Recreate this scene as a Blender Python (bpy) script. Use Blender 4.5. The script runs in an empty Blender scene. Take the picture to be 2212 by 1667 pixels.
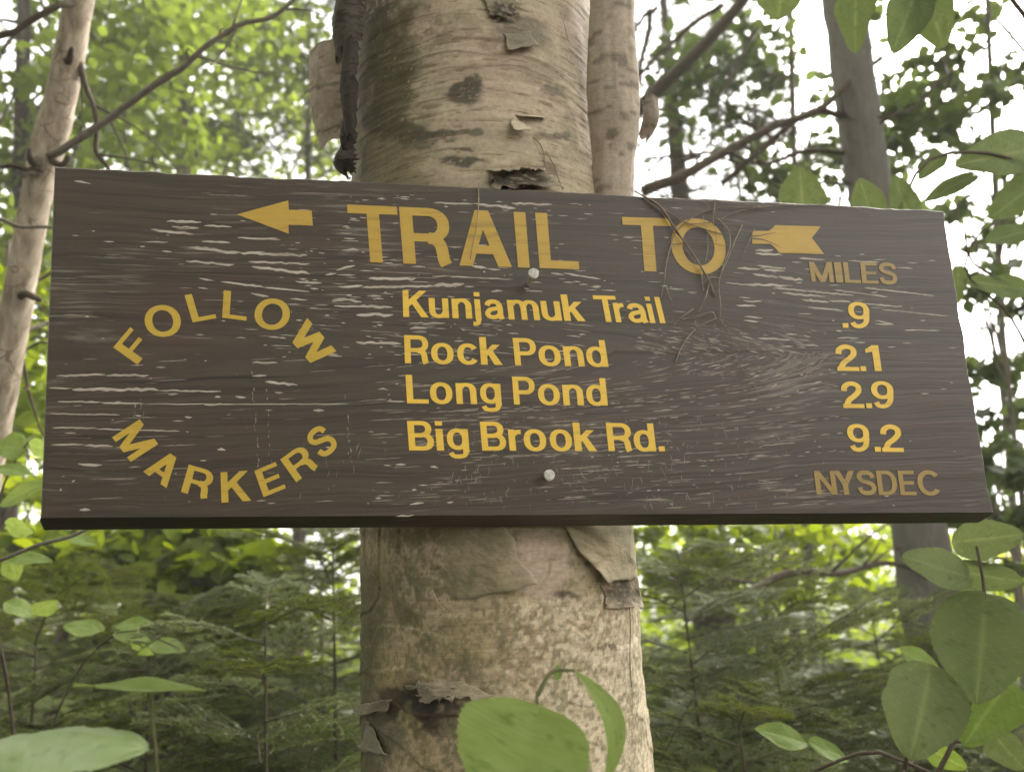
import bpy, math, random
import numpy as np
from mathutils import Matrix, Vector
from mathutils.geometry import delaunay_2d_cdt

R = math.radians
rng = np.random.default_rng(7)
random.seed(7)
scene = bpy.context.scene
col = scene.collection

# ------------------------------------------------------------------ camera
# photo coordinates used below: a 2212 x 1667 copy of the photograph, y down
FPX, CX, CY = 1650.0, 1106.0, 833.5


def nrm(v):
    v = np.asarray(v, float)
    return v / np.linalg.norm(v)


def solve_board():
    """pose of the sign board seen from the camera (x right, y down, z forward)"""
    c = np.array([CX, CY])
    dst = [np.array(p, float) - c for p in [(120, 363), (2035, 457), (2142, 1110), (90, 1122)]]
    A = []
    for (x, y), (u, v) in zip([(0, 0), (1, 0), (1, 1), (0, 1)], dst):
        A.append([x, y, 1, 0, 0, 0, -u * x, -u * y, -u])
        A.append([0, 0, 0, x, y, 1, -v * x, -v * y, -v])
    H = np.linalg.svd(np.array(A))[2][-1].reshape(3, 3)
    M = np.diag([1 / FPX, 1 / FPX, 1]) @ H
    M *= np.sign(M[2, 2])
    r1, r2, t = M.T
    W = 0.91
    t = t / np.linalg.norm(r1) * W
    x, y = nrm(r1), nrm(r2)
    m, d = nrm(x + y), nrm(x - y)
    x, y = nrm(m + d), nrm(m - d)
    return x, y, np.cross(x, y), t


E1, E2, EN, T0 = solve_board()
LEAN = math.asin(math.sin(R(14.0))) - math.asin(-E2[2])
XW = E1
ZW = math.cos(LEAN) * (-E2) + math.sin(LEAN) * EN
YW = np.cross(ZW, XW)
CAM = np.array([0.0, 0.0, 1.5])
C2W = np.array([XW, YW, ZW])                 # camera-frame vector -> world vector


def ray(px, py):
    return C2W @ np.array([(px - CX) / FPX, (py - CY) / FPX, 1.0])


def at(px, py, d):
    """world point seen at a photo position, d metres in front of the camera"""
    return CAM + ray(px, py) * d


def project(P):
    """world points (N,3) -> photo positions (N,2) and depth"""
    q = (np.asarray(P) - CAM) @ C2W
    return np.stack([q[:, 0] / q[:, 2] * FPX + CX, q[:, 1] / q[:, 2] * FPX + CY], 1), q[:, 2]


cam_data = bpy.data.cameras.new('camera')
cam = bpy.data.objects.new('camera', cam_data)
col.objects.link(cam)
right, up, fwd = C2W @ [1, 0, 0], C2W @ [0, -1, 0], C2W @ [0, 0, 1]
mw = Matrix.Identity(4)
for i in range(3):
    mw[i][0], mw[i][1], mw[i][2], mw[i][3] = right[i], up[i], -fwd[i], CAM[i]
cam.matrix_world = mw
cam_data.sensor_width = 36.0
cam_data.lens = FPX / 2212.0 * 36.0
cam_data.clip_start, cam_data.clip_end = 0.02, 2000.0
cam_data.dof.use_dof = True
cam_data.dof.focus_distance = 0.76
cam_data.dof.aperture_fstop = 5.2
scene.camera = cam

# ------------------------------------------------------------------ light
SUN_EL, SUN_AZ = R(40.0), R(118.0)           # azimuth from -Y (behind the camera) towards +X: right, a little beyond the sign
sd = np.array([math.cos(SUN_EL) * math.sin(SUN_AZ), -math.cos(SUN_EL) * math.cos(SUN_AZ), math.sin(SUN_EL)])
world = bpy.data.worlds.new('World')
scene.world = world
world.use_nodes = True
wn = world.node_tree.nodes
wl = world.node_tree.links
bg = wn['Background']
sky = wn.new('ShaderNodeTexSky')
sky.sky_type = 'NISHITA'
sky.sun_disc = False
sky.sun_elevation = SUN_EL
sky.sun_rotation = math.atan2(sd[0], sd[1])
sky.air_density, sky.dust_density, sky.ozone_density = 1.0, 3.0, 1.0
hs = wn.new('ShaderNodeHueSaturation')       # thin cloud: the blue is washed out
hs.inputs['Saturation'].default_value = 0.04
# even overcast: the sky near the ground has the colour of the sky a little higher up
wtc = wn.new('ShaderNodeTexCoord')
wsp = wn.new('ShaderNodeSeparateXYZ')
wmx = wn.new('ShaderNodeMath'); wmx.operation = 'MAXIMUM'; wmx.inputs[1].default_value = 0.28
wcb = wn.new('ShaderNodeCombineXYZ')
wl.new(wtc.outputs['Generated'], wsp.inputs[0])
wl.new(wsp.outputs[0], wcb.inputs[0]); wl.new(wsp.outputs[1], wcb.inputs[1])
wl.new(wsp.outputs[2], wmx.inputs[0]); wl.new(wmx.outputs[0], wcb.inputs[2])
wl.new(wcb.outputs[0], sky.inputs['Vector'])
wl.new(sky.outputs['Color'], hs.inputs['Color'])
wt = wn.new('ShaderNodeMix'); wt.data_type = 'RGBA'; wt.blend_type = 'MULTIPLY'; wt.inputs[0].default_value = 1.0
wt.inputs[7].default_value = (1.0, 0.975, 0.93, 1)       # warm white cloud
wl.new(hs.outputs['Color'], wt.inputs[6])
wl.new(wt.outputs[2], bg.inputs['Color'])
bg.inputs['Strength'].default_value = 0.15
sun = bpy.data.lights.new('sun', 'SUN')
sun.energy, sun.angle, sun.color = 1.0, R(30.0), (1.0, 0.94, 0.86)
sun_o = bpy.data.objects.new('sun', sun)
col.objects.link(sun_o)
sun_o.rotation_euler = Vector(sd).to_track_quat('Z', 'Y').to_euler()
scene.view_settings.view_transform = 'Standard'
scene.view_settings.look = 'None'
scene.view_settings.gamma = 1.0
scene.view_settings.exposure = 2.82
scene.render.engine = 'CYCLES'
scene.cycles.use_denoising = True
scene.cycles.max_bounces = 6
scene.cycles.volume_bounces = 0
scene.cycles.transparent_max_bounces = 6

# ------------------------------------------------------------------ helpers


def link(o, parent=None):
    col.objects.link(o)
    if parent is not None:
        o.parent = parent
    return o


def empty(name, loc=(0, 0, 0), label=None, cat=None, group=None):
    o = bpy.data.objects.new(name, None)
    o.empty_display_size = 0.05
    o.location = loc
    return tag(link(o), label, cat, group)


def tag(o, label=None, cat=None, group=None, kind=None):
    if label: o['label'] = label
    if cat: o['category'] = cat
    if group: o['group'] = group
    if kind: o['kind'] = kind
    return o


def mesh_data(name, V, F, mats, tint=None, mat_index=None, smooth=True, colour=None):
    """V (N,3); F list of arrays, each (M,3) or (M,4), or one array"""
    if not isinstance(F, (list, tuple)):
        F = [F]
    F = [np.asarray(f, np.int32) for f in F if len(f)]
    V = np.asarray(V, np.float32)
    me = bpy.data.meshes.new(name)
    me.vertices.add(len(V))
    me.vertices.foreach_set('co', V.ravel())
    loops = np.concatenate([f.ravel() for f in F])
    sizes = np.concatenate([np.full(len(f), f.shape[1], np.int32) for f in F])
    starts = np.concatenate([[0], np.cumsum(sizes)[:-1]]).astype(np.int32)
    me.loops.add(len(loops))
    me.loops.foreach_set('vertex_index', loops)
    me.polygons.add(len(sizes))
    me.polygons.foreach_set('loop_start', starts)
    me.polygons.foreach_set('loop_total', sizes)
    me.polygons.foreach_set('use_smooth', np.full(len(sizes), bool(smooth)))
    for m in (mats if isinstance(mats, (list, tuple)) else [mats]):
        me.materials.append(m)
    if mat_index is not None:
        me.polygons.foreach_set('material_index', np.asarray(mat_index, np.int32))
    if tint is not None:
        a = me.attributes.new('tint', 'FLOAT', 'POINT')
        a.data.foreach_set('value', np.asarray(tint, np.float32))
    if colour is not None:
        a = me.attributes.new('bark', 'FLOAT_COLOR', 'POINT')
        c4 = np.ones((len(V), 4), np.float32)
        c4[:, :3] = colour
        a.data.foreach_set('color', c4.ravel())
    me.update(calc_edges=True)
    me.validate()
    return me


def mk(name, V, F, mats, parent=None, **kw):
    return link(bpy.data.objects.new(name, mesh_data(name, V, F, mats, **kw)), parent)


class Geo:
    """collects geometry for one mesh"""
    def __init__(self):
        self.V, self.F3, self.F4, self.T, self.n, self.m3, self.m4 = [], [], [], [], 0, [], []

    def add(self, V, F, tint=0.5, mi=0):
        V = np.asarray(V, float)
        F = np.asarray(F, int)
        self.V.append(V)
        self.T.append(np.full(len(V), tint) if np.isscalar(tint) else np.asarray(tint))
        if F.shape[1] == 3:
            self.F3.append(F + self.n); self.m3.append(np.full(len(F), mi))
        else:
            self.F4.append(F + self.n); self.m4.append(np.full(len(F), mi))
        self.n += len(V)

    def data(self, name, mats, smooth=True):
        F, mi = [], []
        if self.F3: F.append(np.concatenate(self.F3)); mi += self.m3
        if self.F4: F.append(np.concatenate(self.F4)); mi += self.m4
        return mesh_data(name, np.concatenate(self.V), F, mats, tint=np.concatenate(self.T), mat_index=np.concatenate(mi), smooth=smooth)

    def build(self, name, mats, parent=None, smooth=True):
        return link(bpy.data.objects.new(name, self.data(name, mats, smooth)), parent)


def spline(P, n):
    """smooth curve through P (chord-length cubic), n samples"""
    P = np.asarray(P, float)
    k = np.concatenate([[0], np.cumsum(np.linalg.norm(np.diff(P, axis=0), axis=1) + 1e-9)])
    if len(P) == 2:
        t = np.linspace(0, 1, n)[:, None]
        return P[0] * (1 - t) + P[1] * t
    dk = np.diff(k)[:, None]
    sl = np.diff(P, axis=0) / dk
    m = np.empty_like(P)
    m[1:-1] = (sl[:-1] * dk[1:] + sl[1:] * dk[:-1]) / (dk[1:] + dk[:-1])
    m[0], m[-1] = sl[0], sl[-1]
    # samples spread half by point index, half by length
    q = np.linspace(0, 1, n)
    u = 0.5 * np.interp(q, np.linspace(0, 1, len(P)), k) + 0.5 * q * k[-1]
    i = np.clip(np.searchsorted(k, u, side='right') - 1, 0, len(P) - 2)
    h = (k[i + 1] - k[i])[:, None]
    t = ((u - k[i])[:, None]) / h
    return ((2 * t ** 3 - 3 * t ** 2 + 1) * P[i] + (t ** 3 - 2 * t ** 2 + t) * h * m[i] + (-2 * t ** 3 + 3 * t ** 2) * P[i + 1] + (t ** 3 - t ** 2) * h * m[i + 1])


def tube(P, r, sides=7, wob=0.0, cap=True):
    """tube along P (N,3) with radii r (N or scalar)"""
    P = np.asarray(P, float)
    n = len(P)
    r = np.broadcast_to(np.asarray(r, float), (n,)).copy()
    tan = np.gradient(P, axis=0)
    tan /= np.linalg.norm(tan, axis=1)[:, None] + 1e-12
    a = np.array([0.0, 0.0, 1.0]) if abs(tan[0][2]) < 0.9 else np.array([1.0, 0.0, 0.0])
    N = np.zeros((n, 3)); B = np.zeros((n, 3))
    x = nrm(np.cross(tan[0], a))
    for i in range(n):
        x = nrm(x - tan[i] * (x @ tan[i]))
        N[i] = x; B[i] = np.cross(tan[i], x)
    th = np.linspace(0, 2 * np.pi, sides, endpoint=False)
    rr = r[:, None] * (1 + (wob * rng.standard_normal((n, sides)) if wob else 0))
    V = P[:, None, :] + rr[:, :, None] * (np.cos(th)[None, :, None] * N[:, None, :] + np.sin(th)[None, :, None] * B[:, None, :])
    V = V.reshape(-1, 3)
    i, j = np.meshgrid(np.arange(n - 1), np.arange(sides), indexing='ij')
    F = np.stack([i * sides + j, i * sides + (j + 1) % sides, (i + 1) * sides + (j + 1) % sides, (i + 1) * sides + j], -1).reshape(-1, 4)
    if cap:
        V = np.concatenate([V, [P[0] - tan[0] * r[0] * 0.3, P[-1] + tan[-1] * r[-1] * 0.3]])
        c0, c1 = n * sides, n * sides + 1
        k = np.arange(sides)
        T3 = np.concatenate([np.stack([np.full(sides, c0), (k + 1) % sides, k], 1),
                             np.stack([np.full(sides, c1), (n - 1) * sides + k, (n - 1) * sides + (k + 1) % sides], 1)])
        return V, F, T3
    return V, F, None


def add_tube(g, P, r, sides=7, tint=0.5, mi=0, wob=0.0):
    V, F, T3 = tube(P, r, sides, wob)
    n0 = g.n
    g.add(V, F, tint, mi)
    g.F3.append(T3 + n0); g.m3.append(np.full(len(T3), mi))


# value noise -----------------------------------------------------------
_tab = np.random.default_rng(3).random(65536)


def vnoise(x, y, seed=0):
    xi, yi = np.floor(x).astype(np.int64), np.floor(y).astype(np.int64)
    fx, fy = x - xi, y - yi
    fx, fy = fx * fx * (3 - 2 * fx), fy * fy * (3 - 2 * fy)

    def h(a, b):
        return _tab[(a * 7919 + b * 104729 + seed * 15731 + ((a * 31) ^ (b * 17))) & 65535]
    return (h(xi, yi) * (1 - fx) + h(xi + 1, yi) * fx) * (1 - fy) + (h(xi, yi + 1) * (1 - fx) + h(xi + 1, yi + 1) * fx) * fy


def fbm(x, y, seed=0, octs=4, gain=0.5):
    s, a, tot = 0.0, 1.0, 0.0
    for o in range(octs):
        s = s + a * vnoise(x * 2 ** o + 13.7 * o, y * 2 ** o + 7.3 * o, seed + o)
        tot += a
        a *= gain
    return s / tot


def sstep(a, b, x):
    t = np.clip((x - a) / (b - a), 0, 1)
    return t * t * (3 - 2 * t)


# materials --------------------------------------------------------------
def new_mat(name):
    m = bpy.data.materials.new(name)
    m.use_nodes = True
    nt = m.node_tree
    return m, nt.nodes, nt.links, nt.nodes['Principled BSDF']


def ramp(N, stops):
    r = N.new('ShaderNodeValToRGB')
    e = r.color_ramp.elements
    while len(e) < len(stops):
        e.new(0.5)
    for k, (p, c) in enumerate(stops):
        e[k].position = p
        e[k].color = (*c, 1) if len(c) == 3 else c
    return r


def noise(N, L, vec, scale, detail=4, rough=0.55, dist=0.0):
    t = N.new('ShaderNodeTexNoise')
    t.inputs['Scale'].default_value = scale
    t.inputs['Detail'].default_value = detail
    t.inputs['Roughness'].default_value = rough
    t.inputs['Distortion'].default_value = dist
    if vec is not None:
        L.new(vec, t.inputs['Vector'])
    return t


def mix(N, L, fac, a, b, mode='MIX'):
    x = N.new('ShaderNodeMix')
    x.data_type = 'RGBA'
    x.blend_type = mode
    for key, val in ((0, fac), (6, a), (7, b)):
        if hasattr(val, 'is_linked') or hasattr(val, 'links'):
            L.new(val, x.inputs[key])
        elif key == 0:
            x.inputs[0].default_value = val
        else:
            x.inputs[key].default_value = (*val, 1)
    return x.outputs[2]


def bump(N, L, height, strength, dist, bsdf, prev=None):
    b = N.new('ShaderNodeBump')
    b.inputs['Strength'].default_value = strength
    b.inputs['Distance'].default_value = dist
    L.new(height, b.inputs['Height'])
    if prev is not None:
        L.new(prev, b.inputs['Normal'])
    if bsdf is not None:
        L.new(b.outputs[0], bsdf.inputs['Normal'])
    return b.outputs[0]


def leaf_mat(name, dark, light, trans=0.45, rough=0.5, veins=0.0, spec=0.35, spot=0.12):
    """green leaf: reflects on top and lets light through, each leaf with its own tint"""
    m, N, L, b = new_mat(name)
    at_ = N.new('ShaderNodeAttribute'); at_.attribute_name = 'tint'
    tc = N.new('ShaderNodeTexCoord')
    oi = N.new('ShaderNodeObjectInfo')
    nz = noise(N, L, tc.outputs['Object'], 60, 3)
    add = N.new('ShaderNodeMath'); add.operation = 'MULTIPLY_ADD'
    L.new(nz.outputs['Fac'], add.inputs[0]); add.inputs[1].default_value = spot * 2
    L.new(at_.outputs['Fac'], add.inputs[2])
    sb = N.new('ShaderNodeMath'); sb.operation = 'MULTIPLY_ADD'
    L.new(oi.outputs['Random'], sb.inputs[0]); sb.inputs[1].default_value = 0.2
    L.new(add.outputs[0], sb.inputs[2])
    s2 = N.new('ShaderNodeMath'); s2.operation = 'SUBTRACT'
    L.new(sb.outputs[0], s2.inputs[0]); s2.inputs[1].default_value = spot + 0.1
    mid = tuple((a + c) * 0.5 for a, c in zip(dark, light))
    rp = ramp(N, [(0.0, dark), (0.55, mid), (1.0, light)])
    L.new(s2.outputs[0], rp.inputs[0])
    L.new(rp.outputs[0], b.inputs['Base Color'])
    b.inputs['Roughness'].default_value = rough
    b.inputs['Specular IOR Level'].default_value = spec
    tr = N.new('ShaderNodeBsdfTranslucent')
    br = N.new('ShaderNodeHueSaturation')
    br.inputs['Hue'].default_value = 0.485
    br.inputs['Saturation'].default_value = 1.1
    br.inputs['Value'].default_value = 1.5
    L.new(rp.outputs[0], br.inputs['Color'])
    L.new(br.outputs[0], tr.inputs['Color'])
    ms = N.new('ShaderNodeMixShader')
    ms.inputs[0].default_value = trans
    L.new(b.outputs[0], ms.inputs[1]); L.new(tr.outputs[0], ms.inputs[2])
    L.new(ms.outputs[0], N['Material Output'].inputs[0])
    if veins:
        bump(N, L, nz.outputs['Fac'], veins, 0.002, b)
    return m


def bark_mat(name, c1, c2, c3, scale=40.0, stretch=0.25, bumps=0.6, bdist=0.004, rough=0.85):
    m, N, L, b = new_mat(name)
    tc = N.new('ShaderNodeTexCoord')
    mp = N.new('ShaderNodeMapping')
    mp.inputs['Scale'].default_value = (1, 1, stretch)
    L.new(tc.outputs['Object'], mp.inputs['Vector'])
    n1 = noise(N, L, mp.outputs[0], scale, 6, 0.65, 0.6)
    n2 = noise(N, L, tc.outputs['Object'], scale * 0.22, 3)
    rp = ramp(N, [(0.3, c1), (0.5, c2), (0.72, c3)])
    L.new(n1.outputs['Fac'], rp.inputs[0])
    o = mix(N, L, n2.outputs['Fac'], rp.outputs[0], c2)
    L.new(o, b.inputs['Base Color'])
    b.inputs['Roughness'].default_value = rough
    b.inputs['Specular IOR Level'].default_value = 0.2
    bump(N, L, n1.outputs['Fac'], bumps, bdist, b)
    return m

# ================================================================== SETTING
def ground_h(x, y):
    d = np.hypot(x, y)
    h = 0.10 * (fbm(x * 0.35 + 40, y * 0.35 + 11, 5) - 0.5) + 0.03 * (fbm(x * 2.1, y * 2.1, 9) - 0.5)
    # the land falls away to the right and behind, where the sky shows low between the trunks
    h = h - 1.1 * sstep(6, 22, y) * sstep(-4, 6, x)
    return h * sstep(0, 3, d + 1.5)


def make_ground():
    m, N, L, b = new_mat('leaf_litter')
    tc = N.new('ShaderNodeTexCoord')
    n1 = noise(N, L, tc.outputs['Object'], 22, 6, 0.7)
    n2 = noise(N, L, tc.outputs['Object'], 0.9, 4)
    v = N.new('ShaderNodeTexVoronoi'); v.inputs['Scale'].default_value = 28
    L.new(tc.outputs['Object'], v.inputs['Vector'])
    r1 = ramp(N, [(0.25, (0.015, 0.011, 0.007)), (0.55, (0.05, 0.035, 0.02)), (0.8, (0.10, 0.07, 0.04))])
    L.new(n1.outputs['Fac'], r1.inputs[0])
    r2 = ramp(N, [(0.4, (0.05, 0.035, 0.02)), (0.55, (0.035, 0.055, 0.015))])
    L.new(n2.outputs['Fac'], r2.inputs[0])
    c = mix(N, L, 0.45, r1.outputs[0], r2.outputs[0])
    c2 = mix(N, L, 0.35, c, v.outputs['Color'], 'OVERLAY')
    L.new(c2, b.inputs['Base Color'])
    b.inputs['Roughness'].default_value = 0.95
    bump(N, L, n1.outputs['Fac'], 0.8, 0.03, b)
    g = np.concatenate([-np.geomspace(125, 12, 10), np.linspace(-10, 10, 81), np.geomspace(12, 125, 10)])
    X, Y = np.meshgrid(g, g, indexing='ij')
    V = np.stack([X, Y, ground_h(X, Y)], -1).reshape(-1, 3)
    n = len(g)
    i, j = np.meshgrid(np.arange(n - 1), np.arange(n - 1), indexing='ij')
    F = np.stack([i * n + j, (i + 1) * n + j, (i + 1) * n + j + 1, i * n + j + 1], -1).reshape(-1, 4)
    tag(mk('ground', V, F, m), 'brown leaf litter of the forest floor', None, None, 'structure')


make_ground()

# ================================================================== TRAIL SIGN
BN = C2W @ EN                       # into the board, world
BX, BUP = C2W @ E1, C2W @ (-E2)     # along the board, up the board
B0 = CAM + C2W @ T0                 # top left corner of the front face
# centre of the board is the sign's origin
_c = B0 + BX * 0.455 - BUP * 0.165


def on_board(px, py):
    r = ray(px, py)
    t = ((_c - CAM) @ BN) / (r @ BN)
    q = CAM + r * t - _c
    return np.array([q @ BX, q @ BUP])


sign = empty('trail_sign', label='dark brown wooden trail sign with yellow lettering nailed to the birch', cat='sign')
sm = Matrix.Identity(4)
for i in range(3):
    sm[i][0], sm[i][1], sm[i][2], sm[i][3] = BX[i], BUP[i], -BN[i], _c[i]
sign.matrix_world = sm

# wood grain: a cathedral pointing right in the lower right half, straight elsewhere
VC, UA = on_board(1720, 765)[1], on_board(1775, 765)[0]


def grain(u, v):
    """coordinate across the grain, in metres"""
    h = 0.30 * (1 - np.exp(-np.clip(UA - u, 0, None) / 0.30))
    w = v - VC + 0.004 * (fbm(u * 6, v * 14, 21) - 0.5) * 4
    g2 = w * w - 0.013 * h
    return np.sign(w) * np.sign(g2) * np.sqrt(np.abs(g2)) + 0.006 * (fbm(u * 3 + 5, v * 8, 31) - 0.5)


def grain_slope(u, v):
    """direction of the grain dv/du"""
    w = v - VC
    dh = np.where(u < UA, np.exp(-np.clip(UA - u, 0, None) / 0.30), 0.0)
    s = -0.013 * dh / (2 * np.where(np.abs(w) < 0.02, 0.02 * np.sign(w + 1e-9), w))
    return np.clip(s, -0.25, 0.25)


def board_mat():
    m, N, L, b = new_mat('weathered_brown_paint')
    g = N.new('ShaderNodeAttribute'); g.attribute_name = 'tint'
    tc = N.new('ShaderNodeTexCoord')
    sp = N.new('ShaderNodeSeparateXYZ'); L.new(tc.outputs['Object'], sp.inputs[0])

    def gvec(along, across):
        cb = N.new('ShaderNodeCombineXYZ')
        a = N.new('ShaderNodeMath'); a.operation = 'MULTIPLY'; a.inputs[1].default_value = along
        c = N.new('ShaderNodeMath'); c.operation = 'MULTIPLY'; c.inputs[1].default_value = across
        L.new(sp.outputs[0], a.inputs[0]); L.new(g.outputs['Fac'], c.inputs[0])
        L.new(a.outputs[0], cb.inputs[0]); L.new(c.outputs[0], cb.inputs[1])
        L.new(sp.outputs[2], cb.inputs[2])
        return cb.outputs[0]
    fine = noise(N, L, gvec(9, 420), 1.0, 6, 0.6)
    mid = noise(N, L, gvec(3, 95), 1.0, 4, 0.6)
    blot = noise(N, L, tc.outputs['Object'], 7, 4, 0.6)
    speck = noise(N, L, tc.outputs['Object'], 420, 2, 0.5)
    r1 = ramp(N, [(0.28, (0.022, 0.013, 0.008)), (0.5, (0.060, 0.038, 0.027)), (0.72, (0.098, 0.066, 0.048))])
    L.new(fine.outputs['Fac'], r1.inputs[0])
    r2 = ramp(N, [(0.36, (0.046, 0.043, 0.028)), (0.52, (0.056, 0.038, 0.028)), (0.66, (0.074, 0.040, 0.033))])
    L.new(blot.outputs['Fac'], r2.inputs[0])
    c = mix(N, L, 0.5, r1.outputs[0], r2.outputs[0])
    rm = ramp(N, [(0.30, (0.45, 0.45, 0.45)), (0.5, (0.95, 0.95, 0.95)), (0.75, (1.25, 1.22, 1.2))])
    L.new(mid.outputs['Fac'], rm.inputs[0])
    c = mix(N, L, 0.8, c, rm.outputs[0], 'MULTIPLY')
    # worn pale streaks along the grain
    worn = noise(N, L, gvec(14, 260), 1.0, 3, 0.6)
    area = noise(N, L, tc.outputs['Object'], 5.5, 3)
    mu = N.new('ShaderNodeMath'); mu.operation = 'MULTIPLY'
    L.new(worn.outputs['Fac'], mu.inputs[0]); L.new(area.outputs['Fac'], mu.inputs[1])
    rw = ramp(N, [(0.33, (0, 0, 0)), (0.42, (1, 1, 1))])
    L.new(mu.outputs[0], rw.inputs[0])
    c = mix(N, L, rw.outputs[0], c, (0.17, 0.135, 0.115))
    rs = ramp(N, [(0.68, (0, 0, 0)), (0.76, (1, 1, 1))])
    L.new(speck.outputs['Fac'], rs.inputs[0])
    f = N.new('ShaderNodeMath'); f.operation = 'MULTIPLY'; f.inputs[1].default_value = 0.35
    L.new(rs.outputs[0], f.inputs[0])
    c = mix(N, L, f.outputs[0], c, (0.20, 0.17, 0.15))
    crack = noise(N, L, gvec(2.2, 330), 1.0, 3, 0.5)
    rc = ramp(N, [(0.30, (1, 1, 1)), (0.35, (0, 0, 0))])
    L.new(crack.outputs['Fac'], rc.inputs[0])
    fc = N.new('ShaderNodeMath'); fc.operation = 'MULTIPLY'; fc.inputs[1].default_value = 0.75
    L.new(rc.outputs[0], fc.inputs[0])
    c = mix(N, L, fc.outputs[0], c, (0.010, 0.007, 0.005))
    L.new(c, b.inputs['Base Color'])
    b.inputs['Roughness'].default_value = 0.46
    b.inputs['Specular IOR Level'].default_value = 0.5
    n = bump(N, L, mid.outputs['Fac'], 0.5, 0.0012, None)
    bump(N, L, fine.outputs['Fac'], 0.45, 0.0006, b, n)
    return m


M_board = board_mat()


def make_board():
    q = [on_board(*p) for p in [(90, 1118), (2142, 1106), (2035, 457), (120, 363)]]   # BL BR TR TL
    nu, nv = 260, 96
    s, t = np.meshgrid(np.linspace(0, 1, nu), np.linspace(0, 1, nv), indexing='ij')

    def bil(s, t):
        return ((q[0][None] * ((1 - s) * (1 - t))[:, None] + q[1][None] * (s * (1 - t))[:, None]
                 + q[2][None] * (s * t)[:, None] + q[3][None] * ((1 - s) * t)[:, None]))
    P = bil(s.ravel(), t.ravel())
    # edges a little uneven
    e = (np.abs(t.ravel() - 1) < 1e-6)
    P[e, 1] += 0.0016 * (fbm(P[e, 0] * 60, P[e, 0] * 0, 3) - 0.5) * 2
    rr = (np.abs(s.ravel() - 1) < 1e-6)
    P[rr, 0] += 0.0022 * (fbm(P[rr, 1] * 45, P[rr, 1] * 0 + 9, 4) - 0.5) * 2
    V = np.concatenate([P, np.zeros((len(P), 1))], 1)
    i, j = np.meshgrid(np.arange(nu - 1), np.arange(nv - 1), indexing='ij')
    F = np.stack([i * nv + j, (i + 1) * nv + j, (i + 1) * nv + j + 1, i * nv + j + 1], -1).reshape(-1, 4)
    # rim: front loop -> bevel -> back
    loop = [k * nv for k in range(nu)] + [(nu - 1) * nv + k for k in range(1, nv)] + [k * nv + nv - 1 for k in range(nu - 2, -1, -1)] + [k for k in range(nv - 2, 0, -1)]
    loop = np.array(loop)
    L0 = V[loop]
    ss, tt = s.ravel()[loop], t.ravel()[loop]
    c = P.mean(0)
    out = np.zeros((len(loop), 3))
    TH = 0.034

    def off(z, side, top, bot):
        D = L0.copy()
        D[:, 2] = z
        D[ss < 1e-6, 0] -= side
        D[ss > 1 - 1e-6, 0] += side
        D[tt > 1 - 1e-6, 1] += top
        D[tt < 1e-6, 1] -= bot
        D[(tt < 1e-6) & (ss < 1e-6), 0] -= bot * .75
        D[(tt < 1e-6) & (ss > 1 - 1e-6), 0] += bot * .4
        return D
    rings = [off(-0.0012, 0.0012, 0.0012, 0.0007), off(-0.006, 0.0022, 0.0016, 0.0024), off(-0.029, 0.0024, 0.0018, 0.0104), off(-0.032, 0.0024, 0.0018, 0.0108), off(-TH, 0.002, 0.0015, 0.0100)]
    allV, allF, base, prev = [V], [F], len(V), loop
    nl = len(loop)
    for rg in rings:
        cur = base + np.arange(nl)
        allV.append(rg)
        allF.append(np.stack([prev, cur, np.roll(cur, -1), np.roll(prev, -1)], 1))
        prev = cur
        base += nl
    allV.append(np.array([[c[0], c[1], -TH]]))
    F3 = np.stack([prev, np.full(nl, base), np.roll(prev, -1)], 1)
    VV = np.concatenate(allV)
    o = mk('board', VV, [np.concatenate(allF), F3], M_board, sign, tint=grain(VV[:, 0], VV[:, 1]), smooth=False)
    return o


make_board()

# ---- lettering: a plain bold grotesque drawn with strokes, cap height 1
V_, H_ = 0.20, 0.145


def rect(x0, y0, x1, y1):
    return [[(x0, y0), (x1, y0), (x1, y1), (x0, y1)]]


def ring(cx, cy, rx, ry, a0, a1, vw=V_, hw=H_, p=2.25):
    n = max(6, int(abs(a1 - a0) / 11))
    a = np.radians(np.linspace(a0, a1, n + 1))

    def pt(rx, ry):
        c, s = np.cos(a), np.sin(a)
        k = (np.abs(c) ** p + np.abs(s) ** p) ** (-1 / p)
        return np.stack([cx + rx * c * k, cy + ry * s * k], 1)
    o, i_ = pt(rx, ry), pt(rx - vw, ry - hw)
    return [[tuple(o[k]), tuple(o[k + 1]), tuple(i_[k + 1]), tuple(i_[k])] for k in range(n)]


def stroke(P, w, n=22):
    P = spline(P, n)
    t = np.gradient(P, axis=0)
    t /= np.linalg.norm(t, axis=1)[:, None]
    nn = np.stack([-t[:, 1], t[:, 0]], 1) * (w / 2)
    a, b = P + nn, P - nn
    return [[tuple(a[k]), tuple(b[k]), tuple(b[k + 1]), tuple(a[k + 1])] for k in range(n - 1)]


def para(x0, y0, x1, y1, w):
    return [[(x0, y0), (x0 + w, y0), (x1 + w, y1), (x1, y1)]]


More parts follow.
